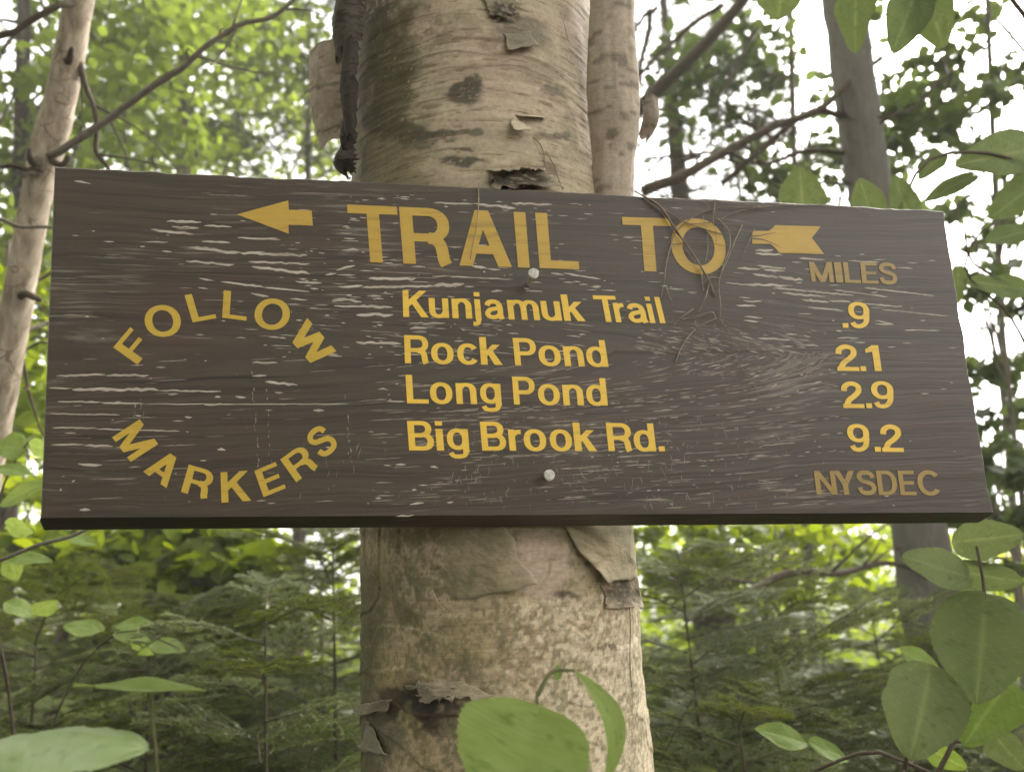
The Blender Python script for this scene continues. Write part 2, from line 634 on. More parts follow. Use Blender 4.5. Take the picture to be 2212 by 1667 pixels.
v, h, xh = V_, H_, 0.735
GLYPH = {
    'T': rect(0, 1 - h, .86, 1) + rect(.325, 0, .325 + .215, 1 - h / 2),
    'R': rect(0, 0, .215, 1) + rect(.1, 1 - h, .47, 1) + rect(.1, .40, .47, .40 + h) + ring(.47, .70, .36, .30, -90, 90) + stroke([(.46, .47), (.58, .44), (.655, .35), (.685, .20), (.70, .08), (.735, 0)], .205),
    'A': para(0, 0, .325, 1, .225) + para(.65, 0, .325, 1, .225) + rect(.18, .22, .70, .37),
    'I': rect(0, 0, .21, 1),
    'L': rect(0, 0, .21, 1) + rect(.1, 0, .70, h),
    'E': rect(0, 0, .21, 1) + rect(.1, 0, .72, h) + rect(.1, 1 - h, .71, 1) + rect(.1, .43, .66, .43 + h),
    'F': rect(0, 0, .21, 1) + rect(.1, 1 - h, .70, 1) + rect(.1, .42, .62, .42 + h),
    'O': ring(.48, .5, .48, .515, 0, 360, .2, .165, 2.1),
    'M': rect(0, 0, .19, 1) + rect(.81, 0, 1.0, 1) + para(.39, 0, .0, 1, .22) + para(.39, 0, .78, 1, .22),
    'N': rect(0, 0, .2, 1) + rect(.64, 0, .84, 1) + para(.62, 0, 0, 1, .22),
    'W': para(.22, 0, 0, 1, .2) + para(.22, 0, .47, 1, .2) + para(.72, 0, .47, 1, .2) + para(.72, 0, .94, 1, .2),
    'K': rect(0, 0, .21, 1) + [[(.1, .28), (.1, .55), (.60, 1), (.86, 1)]] + [[(.28, .56), (.47, .66), (.90, 0), (.64, 0)]],
    'S': stroke([(.63, .70), (.58, .85), (.37, .925), (.17, .87), (.105, .73), (.18, .605), (.37, .53), (.57, .44), (.64, .28), (.57, .13), (.37, .075), (.15, .135), (.09, .31)], .175, 34),
    'D': rect(0, 0, .21, 1) + rect(.1, 0, .38, h) + rect(.1, 1 - h, .38, 1) + ring(.38, .5, .44, .5, -90, 90),
    'C': ring(.47, .5, .47, .515, 38, 322, .2, .16, 2.1),
    'Y': [[(0, 1), (.24, 1), (.52, .38), (.31, .38)]] + [[(.83, 1), (.59, 1), (.31, .38), (.52, .38)]] + rect(.31, 0, .52, .42),
    'P': rect(0, 0, .21, 1) + rect(.1, 1 - h, .44, 1) + rect(.1, .37, .44, .37 + h) + ring(.44, .685, .35, .315, -90, 90),
    'B': rect(0, 0, .21, 1) + rect(.1, 1 - h, .44, 1) + rect(.1, 0, .46, h) + rect(.1, .44, .46, .44 + h) + ring(.44, .73, .32, .27, -90, 90) + ring(.46, .30, .35, .30, -90, 90),
    'u': rect(0, .28, .172, xh) + rect(.378, 0, .55, xh) + ring(.27, .29, .27, .305, 180, 335, .172, .135),
    'n': rect(0, 0, .172, xh) + rect(.378, 0, .55, .46) + ring(.28, .45, .27, .30, 0, 155, .172, .135),
    'm': rect(0, 0, .165, xh) + rect(.36, 0, .525, .46) + rect(.705, 0, .87, .46) + ring(.275, .45, .25, .30, 0, 155, .165, .135) + ring(.62, .45, .25, .30, 0, 155, .165, .135),
    'j': rect(.06, -.05, .25, xh) + rect(.06, .84, .25, 1) + stroke([(.155, -.04), (.14, -.15), (.07, -.195), (-.03, -.19)], .15, 8),
    'a': stroke([(.50, .0), (.465, .12), (.46, .46), (.41, .61), (.27, .665), (.14, .62), (.09, .51)], .16, 24) + stroke([(.47, .43), (.30, .39), (.15, .33), (.09, .2), (.15, .09), (.28, .07), (.41, .14), (.47, .26)], .15, 24),
    'k': rect(0, 0, .19, 1) + [[(.1, .22), (.1, .42), (.36, xh), (.58, xh)]] + [[(.21, .40), (.36, .50), (.61, 0), (.38, 0)]],
    'r': rect(0, 0, .19, xh) + stroke([(.09, .40), (.15, .56), (.25, .645), (.37, .655)], .15, 10),
    'i': rect(0, 0, .19, xh) + rect(0, .85, .19, 1),
    'l': rect(0, 0, .19, 1),
    'o': ring(.31, .37, .31, .385, 0, 360, .172, .135),
    'c': ring(.30, .37, .30, .385, 35, 325, .17, .135),
    'd': ring(.29, .37, .29, .385, 0, 360, .165, .135) + rect(.418, 0, .59, 1),
    'g': ring(.29, .39, .29, .365, 0, 360, .165, .135) + rect(.418, -.06, .59, xh) + stroke([(.495, -.04), (.46, -.15), (.30, -.20), (.14, -.17), (.08, -.07)], .14, 14),
    '9': ring(.31, .675, .31, .335, 0, 360, .165, .135) + stroke([(.525, .70), (.52, .42), (.45, .18), (.30, .07), (.15, .10), (.09, .22)], .155, 20),
    '2': stroke([(.09, .64), (.12, .80), (.30, .925), (.49, .84), (.51, .66), (.39, .48), (.20, .30), (.11, .10)], .165, 26) + rect(0, 0, .61, .15),
    '1': rect(.20, 0, .40, 1) + [[(0, .70), (0, .83), (.22, 1), (.30, .92), (.24, .76)]],
    '.': rect(0, 0, .2, .18),
}
_gcache = {}


def glyph(ch):
    """union of the strokes -> vertices, triangles"""
    if ch in _gcache:
        return _gcache[ch]
    V, Fc = [], []
    for poly in GLYPH[ch]:
        a = sum(poly[k][0] * poly[(k + 1) % len(poly)][1] - poly[(k + 1) % len(poly)][0] * poly[k][1] for k in range(len(poly)))
        if abs(a) < 1e-7:
            continue
        if a < 0:
            poly = poly[::-1]
        Fc.append(list(range(len(V), len(V) + len(poly))))
        V += [Vector(p) for p in poly]
    ov, oe, of, _, _, orig = delaunay_2d_cdt(V, [], Fc, 0, 1e-5)
    tri = [f for f, o in zip(of, orig) if o]
    T = []
    for f in tri:
        for k in range(1, len(f) - 1):
            T.append((f[0], f[k], f[k + 1]))
    T = np.array(T)
    P = np.array([tuple(p) for p in ov])
    used = np.unique(T)
    remap = -np.ones(len(P), int); remap[used] = np.arange(len(used))
    _gcache[ch] = (P[used], remap[T])
    return _gcache[ch]


def solid(P2, T, z0, z1):
    """thin sheet with side faces; P2 in board coordinates"""
    n = len(P2)
    V = np.concatenate([np.c_[P2, np.full(n, z1)], np.c_[P2, np.full(n, z0)]])
    a = P2[T]
    flip = ((a[:, 1, 0] - a[:, 0, 0]) * (a[:, 2, 1] - a[:, 0, 1]) - (a[:, 2, 0] - a[:, 0, 0]) * (a[:, 1, 1] - a[:, 0, 1])) < 0
    T = T.copy(); T[flip] = T[flip][:, ::-1]
    E = {}
    for t in T:
        for k in range(3):
            E[(t[k], t[(k + 1) % 3])] = 1
    side = np.array([(b_, a_, a_ + n, b_ + n) for (a_, b_) in E if (b_, a_) not in E])
    return V, [T, side]


def vinyl_mat(name, c, dirt, dirt_amt):
    m, N, L, b = new_mat(name)
    tc = N.new('ShaderNodeTexCoord')
    mp = N.new('ShaderNodeMapping'); mp.inputs['Scale'].default_value = (12, 170, 12)
    L.new(tc.outputs['Object'], mp.inputs[0])
    n1 = noise(N, L, mp.outputs[0], 1.0, 4, 0.6)
    n2 = noise(N, L, tc.outputs['Object'], 45, 4, 0.6)
    r1 = ramp(N, [(0.30, dirt), (0.44, c), (0.8, tuple(min(1, q * 1.08) for q in c))])
    L.new(n1.outputs['Fac'], r1.inputs[0])
    r2 = ramp(N, [(0.3, tuple(q * 0.8 for q in c)), (0.6, c)])
    L.new(n2.outputs['Fac'], r2.inputs[0])
    o = mix(N, L, dirt_amt, r2.outputs[0], r1.outputs[0])
    L.new(o, b.inputs['Base Color'])
    b.inputs['Roughness'].default_value = 0.42
    b.inputs['Specular IOR Level'].default_value = 0.4
    bump(N, L, n1.outputs['Fac'], 0.35, 0.0008, b)
    return m


M_body = vinyl_mat('yellow_vinyl', (0.80, 0.51, 0.065), (0.56, 0.34, 0.05), 0.6)
M_head = vinyl_mat('dulled_yellow_vinyl', (0.50, 0.315, 0.055), (0.27, 0.17, 0.04), 0.65)
M_arc = vinyl_mat('ochre_vinyl', (0.54, 0.36, 0.05), (0.33, 0.22, 0.04), 0.5)
M_fade = vinyl_mat('faded_vinyl', (0.33, 0.215, 0.06), (0.15, 0.10, 0.05), 0.75)


def letter(ch, quad, sl, sr, mat, label=None, t0=0.4):
    """quad: photo corners BL, BR, TR, TL of the whole word; sl, sr: photo x of the letter"""
    P, T = glyph(ch)
    BL, BR, TR, TL = [np.array(p, float) for p in quad]
    xl = BL[0] * (1 - t0) + TL[0] * t0
    xr = BR[0] * (1 - t0) + TR[0] * t0
    s0, s1 = (sl - xl) / (xr - xl), (sr - xl) / (xr - xl)
    x0, x1 = P[:, 0].min(), P[:, 0].max()
    s = s0 + (s1 - s0) * (P[:, 0] - x0) / (x1 - x0)
    t = P[:, 1]
    px = (BL[None] * ((1 - s) * (1 - t))[:, None] + BR[None] * (s * (1 - t))[:, None] + TR[None] * (s * t)[:, None] + TL[None] * ((1 - s) * t)[:, None])
    Q = np.array([on_board(*p) for p in px])
    V, F = solid(Q, T, 0.0003, 0.0006)
    o = mk('letter', V, F, mat, sign, smooth=False)
    o['label'] = label or ('dot' if ch == '.' else 'yellow figure ' + ch if ch.isdigit() else 'yellow letter ' + ch)
    if ch == '.':
        o['label'] = 'yellow dot of the lettering'
    return o


def word(quad, items, mat, fade=None):
    for ch, a, b_ in items:
        letter(ch, quad, a, b_, mat, (fade + ' ' + ch) if fade else None)


def zq(ox, oy, k, pts):
    return [(ox + k * x, oy + k * y) for x, y in pts]


Q = zq(702.7, 410.8, .26881, [(211, 577), (2040, 638), (2004, 197), (175, 118)])
z = lambda q: 702.7 + .26881 * q
for ch, s0, s1 in [('T', 0, .2187), ('R', .228, .4423), ('A', .474, .7047), ('I', .731, .7824), ('L', .826, 1)]:
    xa = [(Q[0][0] * .6 + Q[3][0] * .4), (Q[1][0] * .6 + Q[2][0] * .4)]
    letter(ch, Q, xa[0] + s0 * (xa[1] - xa[0]), xa[0] + s1 * (xa[1] - xa[0]), M_head)
Q = zq(1081.1, 421.6, .24438, [(1110, 665), (2008, 704), (1971, 222), (1073, 195)])
for ch, s0, s1 in [('T', 0, .4755), ('O', .463, 1)]:
    xa = [(Q[0][0] * .6 + Q[3][0] * .4), (Q[1][0] * .6 + Q[2][0] * .4)]
    letter(ch, Q, xa[0] + s0 * (xa[1] - xa[0]), xa[0] + s1 * (xa[1] - xa[0]), M_head)
word([(871.5, 684.5), (1433.5, 698.5), (1420, 642), (869.9, 627.2)],
     [('K', 870.5, 925), ('u', 926.6, 968.8), ('n', 976, 1018.5), ('j', 1019, 1038.2), ('a', 1046.8, 1088.4), ('m', 1096.5, 1163.7), ('u', 1169.1, 1210.8), ('k', 1215.6, 1261.3),
      ('T', 1286, 1335), ('r', 1326.2, 1349), ('a', 1355.3, 1396.3), ('i', 1399.5, 1410.5), ('l', 1420.5, 1432)], M_body)
word([(875, 784.5), (1312, 792.5), (1303, 735), (873, 724)],
     [('R', 874, 925.8), ('o', 931.2, 979.6), ('c', 987.6, 1030.7), ('k', 1037.4, 1083.9), ('P', 1110.5, 1159), ('o', 1163.2, 1210.8), ('n', 1217.5, 1260), ('d', 1266, 1311)], M_body)
word([(880, 871), (1311, 876), (1305, 817), (876.5, 809.5)],
     [('L', 878, 925), ('o', 928.7, 977), ('n', 985, 1029), ('g', 1037, 1082), ('P', 1108.5, 1156), ('o', 1162, 1208.7), ('n', 1215.3, 1259.3), ('d', 1266, 1310.5)], M_body)
word([(885, 972.7), (1432, 974.5), (1425, 914.5), (880, 908.7)],
     [('B', 882, 936.8), ('i', 942, 957.5), ('g', 965.3, 1012), ('B', 1039.5, 1092.4), ('r', 1098.8, 1126.2), ('o', 1131, 1179.4), ('o', 1187.2, 1234.9), ('k', 1239.8, 1287.4),
      ('R', 1312, 1364), ('d', 1368.5, 1414.5), ('.', 1421, 1433.5)], M_body)
word([(1753.5, 608.5), (1939, 615), (1935, 568), (1747.3, 566)],
     [('M', 1750, 1799), ('I', 1803.5, 1819), ('L', 1823, 1858), ('E', 1860, 1896), ('S', 1898.5, 1937)], M_fade, 'faded brownish letter')
word([(1819, 708), (1880, 709.5), (1873, 653.5), (1813, 652)], [('.', 1818, 1830), ('9', 1833.3, 1879)], M_body)
word([(1811, 801), (1905, 801.5), (1897, 746), (1803, 744)], [('2', 1805.5, 1853), ('.', 1856, 1868), ('1', 1871.3, 1901)], M_body)
word([(1823, 881), (1933, 881.5), (1925, 824), (1814, 824)], [('2', 1818, 1863.8), ('.', 1868, 1880.5), ('9', 1883.7, 1931)], M_body)
word([(1838, 975), (1951, 976), (1943, 917), (1829, 916)], [('9', 1832, 1879), ('.', 1886.5, 1899.5), ('2', 1902.3, 1949)], M_body)
word([(1765, 1067.5), (2030, 1069.5), (2023, 1016), (1757.8, 1016.5)],
     [('N', 1761, 1806), ('Y', 1803, 1848), ('S', 1851, 1891.6), ('D', 1895, 1937), ('E', 1942, 1977), ('C', 1981.8, 2028)], M_fade, 'faded brownish letter')


def curved(ox, oy, k, ch, BL, BR, TR, TL):
    Qd = zq(ox, oy, k, [BL, BR, TR, TL])
    P, T = glyph(ch)
    x0, x1 = P[:, 0].min(), P[:, 0].max()
    y0, y1 = P[:, 1].min(), P[:, 1].max()
    s, t = (P[:, 0] - x0) / (x1 - x0), (P[:, 1] - y0) / (y1 - y0)
    q = [np.array(p) for p in Qd]
    px = (q[0][None] * ((1 - s) * (1 - t))[:, None] + q[1][None] * (s * (1 - t))[:, None] + q[2][None] * (s * t)[:, None] + q[3][None] * ((1 - s) * t)[:, None])
    V, F = solid(np.array([on_board(*p) for p in px]), T, 0.0003, 0.0006)
    o = mk('letter', V, F, M_arc, sign, smooth=False)
    o['label'] = 'ochre yellow letter ' + ch


_h = V_, H_
for a in [('F', (332, 790), (482, 612), (268, 460), (118, 638)),
          ('O', (420, 560), (735, 530), (690, 250), (375, 280)),
          ('L', (820, 418), (1030, 380), (958, 140), (748, 178)),
          ('L', (1080, 375), (1293, 402), (1308, 160), (1095, 133)),
          ('O', (1350, 470), (1660, 495), (1695, 220), (1385, 195)),
          ('W', (1650, 538), (1908, 832), (2090, 672), (1832, 378))]:
    curved(216.2, 594.6, .24438, *a)
for a in [('M', (82, 1162), (205, 1325), (388, 1207), (265, 1042)),
          ('A', (288, 1390), (443, 1500), (566, 1338), (411, 1228)),
          ('R', (537, 1533), (712, 1582), (767, 1392), (592, 1343)),
          ('K', (810, 1597), (1008, 1583), (993, 1383), (803, 1395)),
          ('E', (1090, 1560), (1238, 1500), (1172, 1325), (1028, 1385)),
          ('R', (1312, 1467), (1462, 1362), (1345, 1205), (1200, 1310)),
          ('S', (1485, 1314), (1601, 1218), (1470, 1061), (1355, 1157))]:
    curved(216.2, 567.6, .32428, *a)


def poly_piece(name, pts, mat, label, z0=0.0003, z1=0.0006):
    V = [Vector(on_board(*p)) for p in pts]
    a = sum(V[k].x * V[(k + 1) % len(V)].y - V[(k + 1) % len(V)].x * V[k].y for k in range(len(V)))
    f = list(range(len(V)))
    ov, _, of, _, _, orig = delaunay_2d_cdt(V, [], [f if a > 0 else f[::-1]], 0, 1e-6)
    T = np.array([t for t, o in zip(of, orig) if o and len(t) == 3])
    V3, F = solid(np.array([tuple(p) for p in ov]), T, z0, z1)
    o = mk(name, V3, F, mat, sign, smooth=False)
    o['label'] = label
    return o


poly_piece('arrow', zq(486.5, 410.8, .26882, [(95, 197), (507, 85), (511, 160), (695, 165), (705, 288), (510, 280), (510, 352)]), M_head, 'yellow arrow head pointing left')
poly_piece('arrow_tail', zq(1567.7, 432.5, .26882, [(205, 250), (345, 248), (372, 228), (395, 203), (762, 213), (690, 305), (790, 435), (430, 425), (398, 388), (355, 352), (212, 352)]), M_head, 'yellow feathered arrow tail')

# dark creases in the arrow tail
M_crease, _N, _L, _b = new_mat('dark_crease')
_b.inputs['Base Color'].default_value = (0.12, 0.085, 0.04, 1)
for pts in ([(208, 292), (280, 285), (340, 272), (402, 262)], [(210, 310), (300, 320), (370, 348), (440, 378)]):
    P = spline([on_board(1567.7 + .26882 * x, 432.5 + .26882 * y) for x, y in pts], 12)
    t = np.gradient(P, axis=0); t /= np.linalg.norm(t, axis=1)[:, None]
    nn = np.stack([-t[:, 1], t[:, 0]], 1) * (np.linspace(0.0009, 0.00015, 12))[:, None]
    V = np.concatenate([np.c_[P + nn, np.full(12, .0008)], np.c_[P - nn, np.full(12, .0008)]])
    k = np.arange(11)
    mk('crease', V, np.stack([k, k + 12, k + 13, k + 1], 1), M_crease, sign)

# ---- flaked paint: slivers of bare pale wood
def bare_mat(name, c1, c2):
    m, N, L, b = new_mat(name)
    tc = N.new('ShaderNodeTexCoord')
    mp = N.new('ShaderNodeMapping'); mp.inputs['Scale'].default_value = (30, 300, 10)
    L.new(tc.outputs['Object'], mp.inputs[0])
    n1 = noise(N, L, mp.outputs[0], 1.0, 4, 0.6)
    r1 = ramp(N, [(0.3, c1), (0.6, c2)])
    L.new(n1.outputs['Fac'], r1.inputs[0])
    L.new(r1.outputs[0], b.inputs['Base Color'])
    b.inputs['Roughness'].default_value = 0.8
    return m


M_bare = bare_mat('bare_wood', (0.28, 0.23, 0.195), (0.52, 0.45, 0.39))
M_scr = bare_mat('scuffed_wood', (0.15, 0.115, 0.095), (0.32, 0.26, 0.22))


def sliver(g, u0, v0, u1, v1, th, zz, jag=0.35):
    """ragged elongated flake between two points"""
    a, b_ = np.array([u0, v0]), np.array([u1, v1])
    ln = np.linalg.norm(b_ - a) + 1e-9
    n = int(np.clip(ln / 0.0035, 3, 26))
    t = np.linspace(0, 1, n)
    c = a[None] * (1 - t)[:, None] + b_[None] * t[:, None]
    d = (b_ - a) / ln
    nn = np.array([-d[1], d[0]])
    mid = (rng.random(n) - .5) * th * 0.5
    env = np.clip(np.minimum(t, 1 - t) * n * 0.55 + 0.25, 0, 1)
    up_ = th * .5 * env * (1 + jag * (rng.random(n) - .5) * 2) + mid
    dn = -th * .5 * env * (1 + jag * (rng.random(n) - .5) * 2) + mid
    V = np.concatenate([c + nn * up_[:, None], c + nn * dn[:, None]])
    k = np.arange(n - 1)
    g.add(np.c_[V, np.full(2 * n, zz)], np.stack([k, k + n, k + n + 1, k + 1], 1))


G1, G2 = Geo(), Geo()
LISTED = []
for ox, oy, k, rows in [
    (0, 324.3, .51873, [(310,130,378,140,10),(610,382,700,385,8),(630,332,805,350,12),(695,297,838,300,12),(715,320,830,325,9),(850,315,965,320,9),(990,365,1168,373,8),(675,420,715,424,9),(785,405,1000,428,14),(1000,428,1280,440,12),(775,462,975,478,10),(840,380,960,388,10),(1035,465,1290,475,9),(1050,485,1290,515,13),(830,535,890,545,8),(920,548,1100,570,8),(1100,572,1290,590,7),(1230,548,1340,555,10),(1045,597,1120,610,10),(1210,618,1280,625,8),(825,572,865,577,7),(355,693,372,694,8),(650,903,690,905,8),(1050,884,1155,884,9),(235,940,440,935,7),(440,938,620,938,10),(1050,940,1110,938,10),(205,990,300,992,7),(300,995,660,997,13),(660,1000,920,1005,7),(700,1018,740,1016,8),(895,1028,920,1027,10),(980,1027,1025,1028,9),(240,1047,420,1050,7),(420,1052,600,1055,8),(600,1057,1450,1057,4),(850,1060,935,1058,9),(1105,965,1240,977,12),(1145,1010,1180,1010,8),(205,1097,500,1102,5),(565,1105,590,1104,10),(770,1108,800,1112,10),(220,1155,400,1157,6),(400,1160,750,1170,5),(1305,1083,1350,1085,16),(215,1227,350,1225,7),(350,1228,470,1232,8),(905,1247,940,1247,11),(325,1307,425,1311,10),(332,1500,375,1500,14),(250,1418,256,1408,8),(300,1380,312,1372,8)]),
    (702.7, 410.8, .26881, [(150,388,240,388,15),(135,478,270,480,20),(0,685,90,665,22),(90,645,240,605,22),(350,712,725,715,25),(105,778,300,770,22),(300,780,870,770,20),(870,765,1115,755,30),(1120,775,1195,777,12),(60,875,200,880,20),(200,885,290,900,18),(70,930,540,938,20),(335,850,450,850,20),(250,1000,545,1003,28),(165,843,215,845,18),(690,610,800,612,20),(860,690,1000,692,15),(1000,695,1510,718,12),(1170,605,1300,630,22),(1300,632,1410,638,18),(870,102,1200,112,18),(1200,112,1530,145,25),(1500,108,1820,115,22),(670,1068,965,1070,14),(680,1108,815,1108,22),(245,1225,610,1230,22),(415,1082,460,1084,18),(1335,812,1425,812,20),(1815,665,1920,680,20),(1920,670,2210,715,16),(2040,757,2110,760,18),(2135,775,2210,778,18),(2040,1160,2090,1160,18),(1090,1115,1130,1125,15),(1035,1212,1110,1213,18),(1465,1150,1550,1152,12)]),
    (1567.7, 432.5, .26882, [(235,405,380,400,25),(235,430,455,440,22),(590,465,800,480,14),(530,495,610,498,12),(980,485,1230,500,12),(875,445,925,450,14),(1070,433,1115,436,16),(1455,503,1545,506,10),(1370,540,1500,550,14),(250,525,470,550,14),(90,545,280,555,20),(300,560,480,570,20),(215,595,430,620,22),(430,620,620,645,30),(0,665,250,690,14),(180,675,490,690,22),(380,705,1030,765,16),(450,745,800,775,18),(870,720,1300,778,12),(1115,705,1680,768,14),(610,800,830,822,18),(830,808,1000,815,16),(1110,830,1395,858,14),(660,858,945,890,14),(1250,880,1785,930,10),(580,912,690,912,12),(85,845,245,850,20),(140,810,290,815,15),(150,932,300,945,16),(145,965,265,975,18),(1200,965,1350,1000,12),(1200,995,1345,998,14),(1440,1040,1720,1048,6),(885,1050,935,1052,14),(890,1105,1070,1108,13),(1040,1142,1120,1142,14),(480,1078,575,1078,16),(260,1108,520,1125,20),(620,1160,745,1170,18),(460,1175,540,1175,16),(1420,1145,1500,1150,8),(1300,1180,1365,1178,8)]),
    (810.9, 810.9, .24438, [(180,785,270,785,22),(75,795,140,797,14),(485,805,555,812,18),(385,968,460,968,12),(325,1010,365,1008,18),(305,1135,430,1122,20),(0,1085,55,1083,20),(635,1120,690,1118,22),(185,1245,340,1232,16),(25,120,110,122,22),(100,230,265,228,14)]),
]:
    LISTED += [(ox + k * a, oy + k * b_, ox + k * c, oy + k * d, k * t) for a, b_, c, d, t in rows]
for x0, y0, x1, y1, th in LISTED:
    p, q = on_board(x0, y0), on_board(x1, y1)
    sliver(G1, p[0], p[1], q[0], q[1], max(0.0009, th / 2050 * 0.91 * 0.85), 0.00025)


def inside(px, py):
    return 125 < px < 2080 and 380 + .05 * (px - 120) < py < 1100


def scatter(n, box, ln, th, G, zz, sel=None, ang=None):
    k = 0
    while k < n:
        px, py = random.uniform(box[0], box[2]), random.uniform(box[1], box[3])
        if not inside(px, py) or (sel and random.random() > sel(px, py)):
            k += 1
            continue
        u, w = on_board(px, py)
        L_ = random.uniform(*ln) * random.random() ** 0.6
        if ang is None:
            s = float(grain_slope(np.array(u), np.array(w)))
            du, dv = L_ / 2, L_ / 2 * s
        else:
            a = R(random.gauss(*ang))
            du, dv = L_ / 2 * math.cos(a), L_ / 2 * math.sin(a)
        sliver(G, u - du, w - dv, u + du, w + dv, random.uniform(*th), zz, 0.6)
        k += 1


_d = lambda px, py: float(fbm(np.array(px * .006), np.array(py * .02), 77)) ** 2 * 1.8
scatter(420, (480, 470, 1560, 780), (0.004, 0.020), (0.0005, 0.0014), G1, 0.00022, _d)
scatter(160, (1540, 560, 2060, 860), (0.004, 0.022), (0.0005, 0.0014), G1, 0.00022, _d)
scatter(90, (130, 390, 900, 1090), (0.003, 0.014), (0.0005, 0.0012), G1, 0.00022, _d)
scatter(130, (740, 415, 1700, 470), (0.004, 0.02), (0.0004, 0.0011), G1, 0.00022, _d)
scatter(70, (1150, 930, 2120, 1098), (0.002, 0.008), (0.0006, 0.0013), G1, 0.00022, _d)
# dimmer scuffs along the grain, most of them at the lower right
scatter(700, (820, 700, 1800, 1090), (0.006, 0.045), (0.0004, 0.0012), G2, 0.00012, _d)
scatter(450, (1380, 700, 1760, 810), (0.003, 0.014), (0.0005, 0.0013), G2, 0.00014, _d)
scatter(350, (130, 400, 1500, 1100), (0.006, 0.05), (0.0003, 0.0008), G2, 0.00012, _d)
# scratches across the grain
scatter(520, (980, 900, 1720, 1098), (0.002, 0.012), (0.0003, 0.0007), G2, 0.00018, _d, (95, 22))
scatter(110, (640, 960, 1100, 1098), (0.002, 0.013), (0.0003, 0.0007), G2, 0.00018, _d, (75, 25))
for x, ya, yb in [(545, 800, 1005), (575, 830, 1010), (748, 850, 1000), (306, 860, 900), (290, 860, 900)]:
    for yy in np.arange(ya, yb, 9):
        if random.random() < 0.6:
            p = on_board(x + random.uniform(-3, 3) + (yy - ya) * .06, yy)
            sliver(G2, p[0], p[1], p[0] + random.uniform(-.001, .001), p[1] - random.uniform(.002, .006), random.uniform(.0004, .0011), 0.00018, .6)
# worn ring lines of the cathedral
for a0, dv in [(-0.02, 0.004), (0.02, 0.02), (0.045, 0.035), (0.07, 0.05), (0.10, 0.066), (0.13, 0.083), (0.17, 0.10)]:
    for u in np.arange(on_board(1000, 800)[0], UA + 0.02, 0.006):
        h = 0.30 * (1 - math.exp(-max(UA - u, 0) / 0.30))
        w = VC - math.sqrt(dv * dv + 0.013 * h)
        if random.random() < 0.72 * float(fbm(np.array(u * 12), np.array(dv * 90), 55)) + 0.12:
            u2 = u + random.uniform(.004, .012)
            h2 = 0.30 * (1 - math.exp(-max(UA - u2, 0) / 0.30))
            w2 = VC - math.sqrt(dv * dv + 0.013 * h2)
            j = random.gauss(0, .0009)
            if w > on_board(1100, 1100)[1]:
                sliver(G2, u, w + j, u2, w2 + j, random.uniform(.0006, .0018), 0.0001, .7)
tag(G1.build('paint_flakes', M_bare, sign, smooth=False), kind='stuff')
tag(G2.build('paint_scuffs', M_scr, sign, smooth=False), kind='stuff')

# ---- nails
def nail_mat():
    m, N, L, b = new_mat('zinc_nail')
    tc = N.new('ShaderNodeTexCoord')
    n1 = noise(N, L, tc.outputs['Object'], 350, 4)
    r1 = ramp(N, [(0.3, (0.33, 0.30, 0.27)), (0.6, (0.62, 0.59, 0.55))])
    L.new(n1.outputs['Fac'], r1.inputs[0])
    L.new(r1.outputs[0], b.inputs['Base Color'])
    b.inputs['Metallic'].default_value = 0.2
    b.inputs['Roughness'].default_value = 0.7
    bump(N, L, n1.outputs['Fac'], 0.3, 0.0006, b)
    return m


M_nail = nail_mat()
for (hx, hy), out_, rad in [((1153, 590), 0.034, 0.0052), ((1187, 1026), 0.020, 0.0052)]:
    # point in front of the board on that ray
    r = ray(hx, hy)
    t = ((_c - BN * out_ - CAM) @ BN) / (r @ BN)
    q = CAM + r * t - _c
    cu, cv = q @ BX, q @ BUP
    prof = [(0.0, out_), (rad * .6, out_ - .00003), (rad * .93, out_ - .0001), (rad, out_ - .0004), (rad * .99, out_ - .0012), (rad * .45, out_ - .0022), (rad * .40, out_ - .006), (rad * .40, -0.03), (0.0, -0.032)]
    n = 20
    th = np.linspace(0, 2 * np.pi, n, endpoint=False)
    k = np.arange(n)

    def lathe(pr):
        V, F = [], []
        for rr_, zz in pr:
            w = 1 + 0.04 * np.sin(3 * th + cu * 90)
            V.append(np.stack([cu + rr_ * w * np.cos(th), cv + rr_ * w * np.sin(th), np.full(n, zz)], 1))
        for a in range(len(pr) - 1):
            F.append(np.stack([a * n + k, (a + 1) * n + k, (a + 1) * n + (k + 1) % n, a * n + (k + 1) % n], 1))
        return np.concatenate(V), np.concatenate(F)
    o = mk('nail', *lathe(prof[:6]), M_nail, sign)
    o['label'] = 'round grey nail head standing proud of the board'
    mk('shank', *lathe([(rad * .40, out_ - .0021)] + prof[6:]), M_nail, o)

# ================================================================== BIRCH
camL = CAM - _c
CU, CV, CW = camL @ BX, camL @ BUP, camL @ BN


def trunk_row(yl, xl, xr, w0):
    """circle behind the board whose sides are seen at photo x = xl and xr"""
    a, b_ = ray(xl, yl), ray(xr, yl)
    la, lb = nrm([a @ BX, a @ BN]), nrm([b_ @ BX, b_ @ BN])
    bis = nrm(la + lb)
    sa = math.sin(0.5 * math.acos(np.clip(la @ lb, -1, 1)))
    D = (w0 - CW) / (bis[1] - sa)
    cu, cw, r = CU + D * bis[0], CW + D * bis[1], D * sa
    m = ray(0.5 * (xl + xr), yl)
    vv = CV + (m @ BUP) / (m @ BN) * (cw - CW)
    return vv, cu, cw, r


_rows = np.array([trunk_row(y, l, r_, w) for y, l, r_, w in [(-30, 760, 1284, .040), (200, 763, 1292, .040), (400, 765, 1303, .0395), (760, 770, 1335, .039), (1145, 779, 1366, .039), (1400, 782, 1386, .040), (1690, 784, 1414, .042)]])
_rows = _rows[np.argsort(_rows[:, 0])]


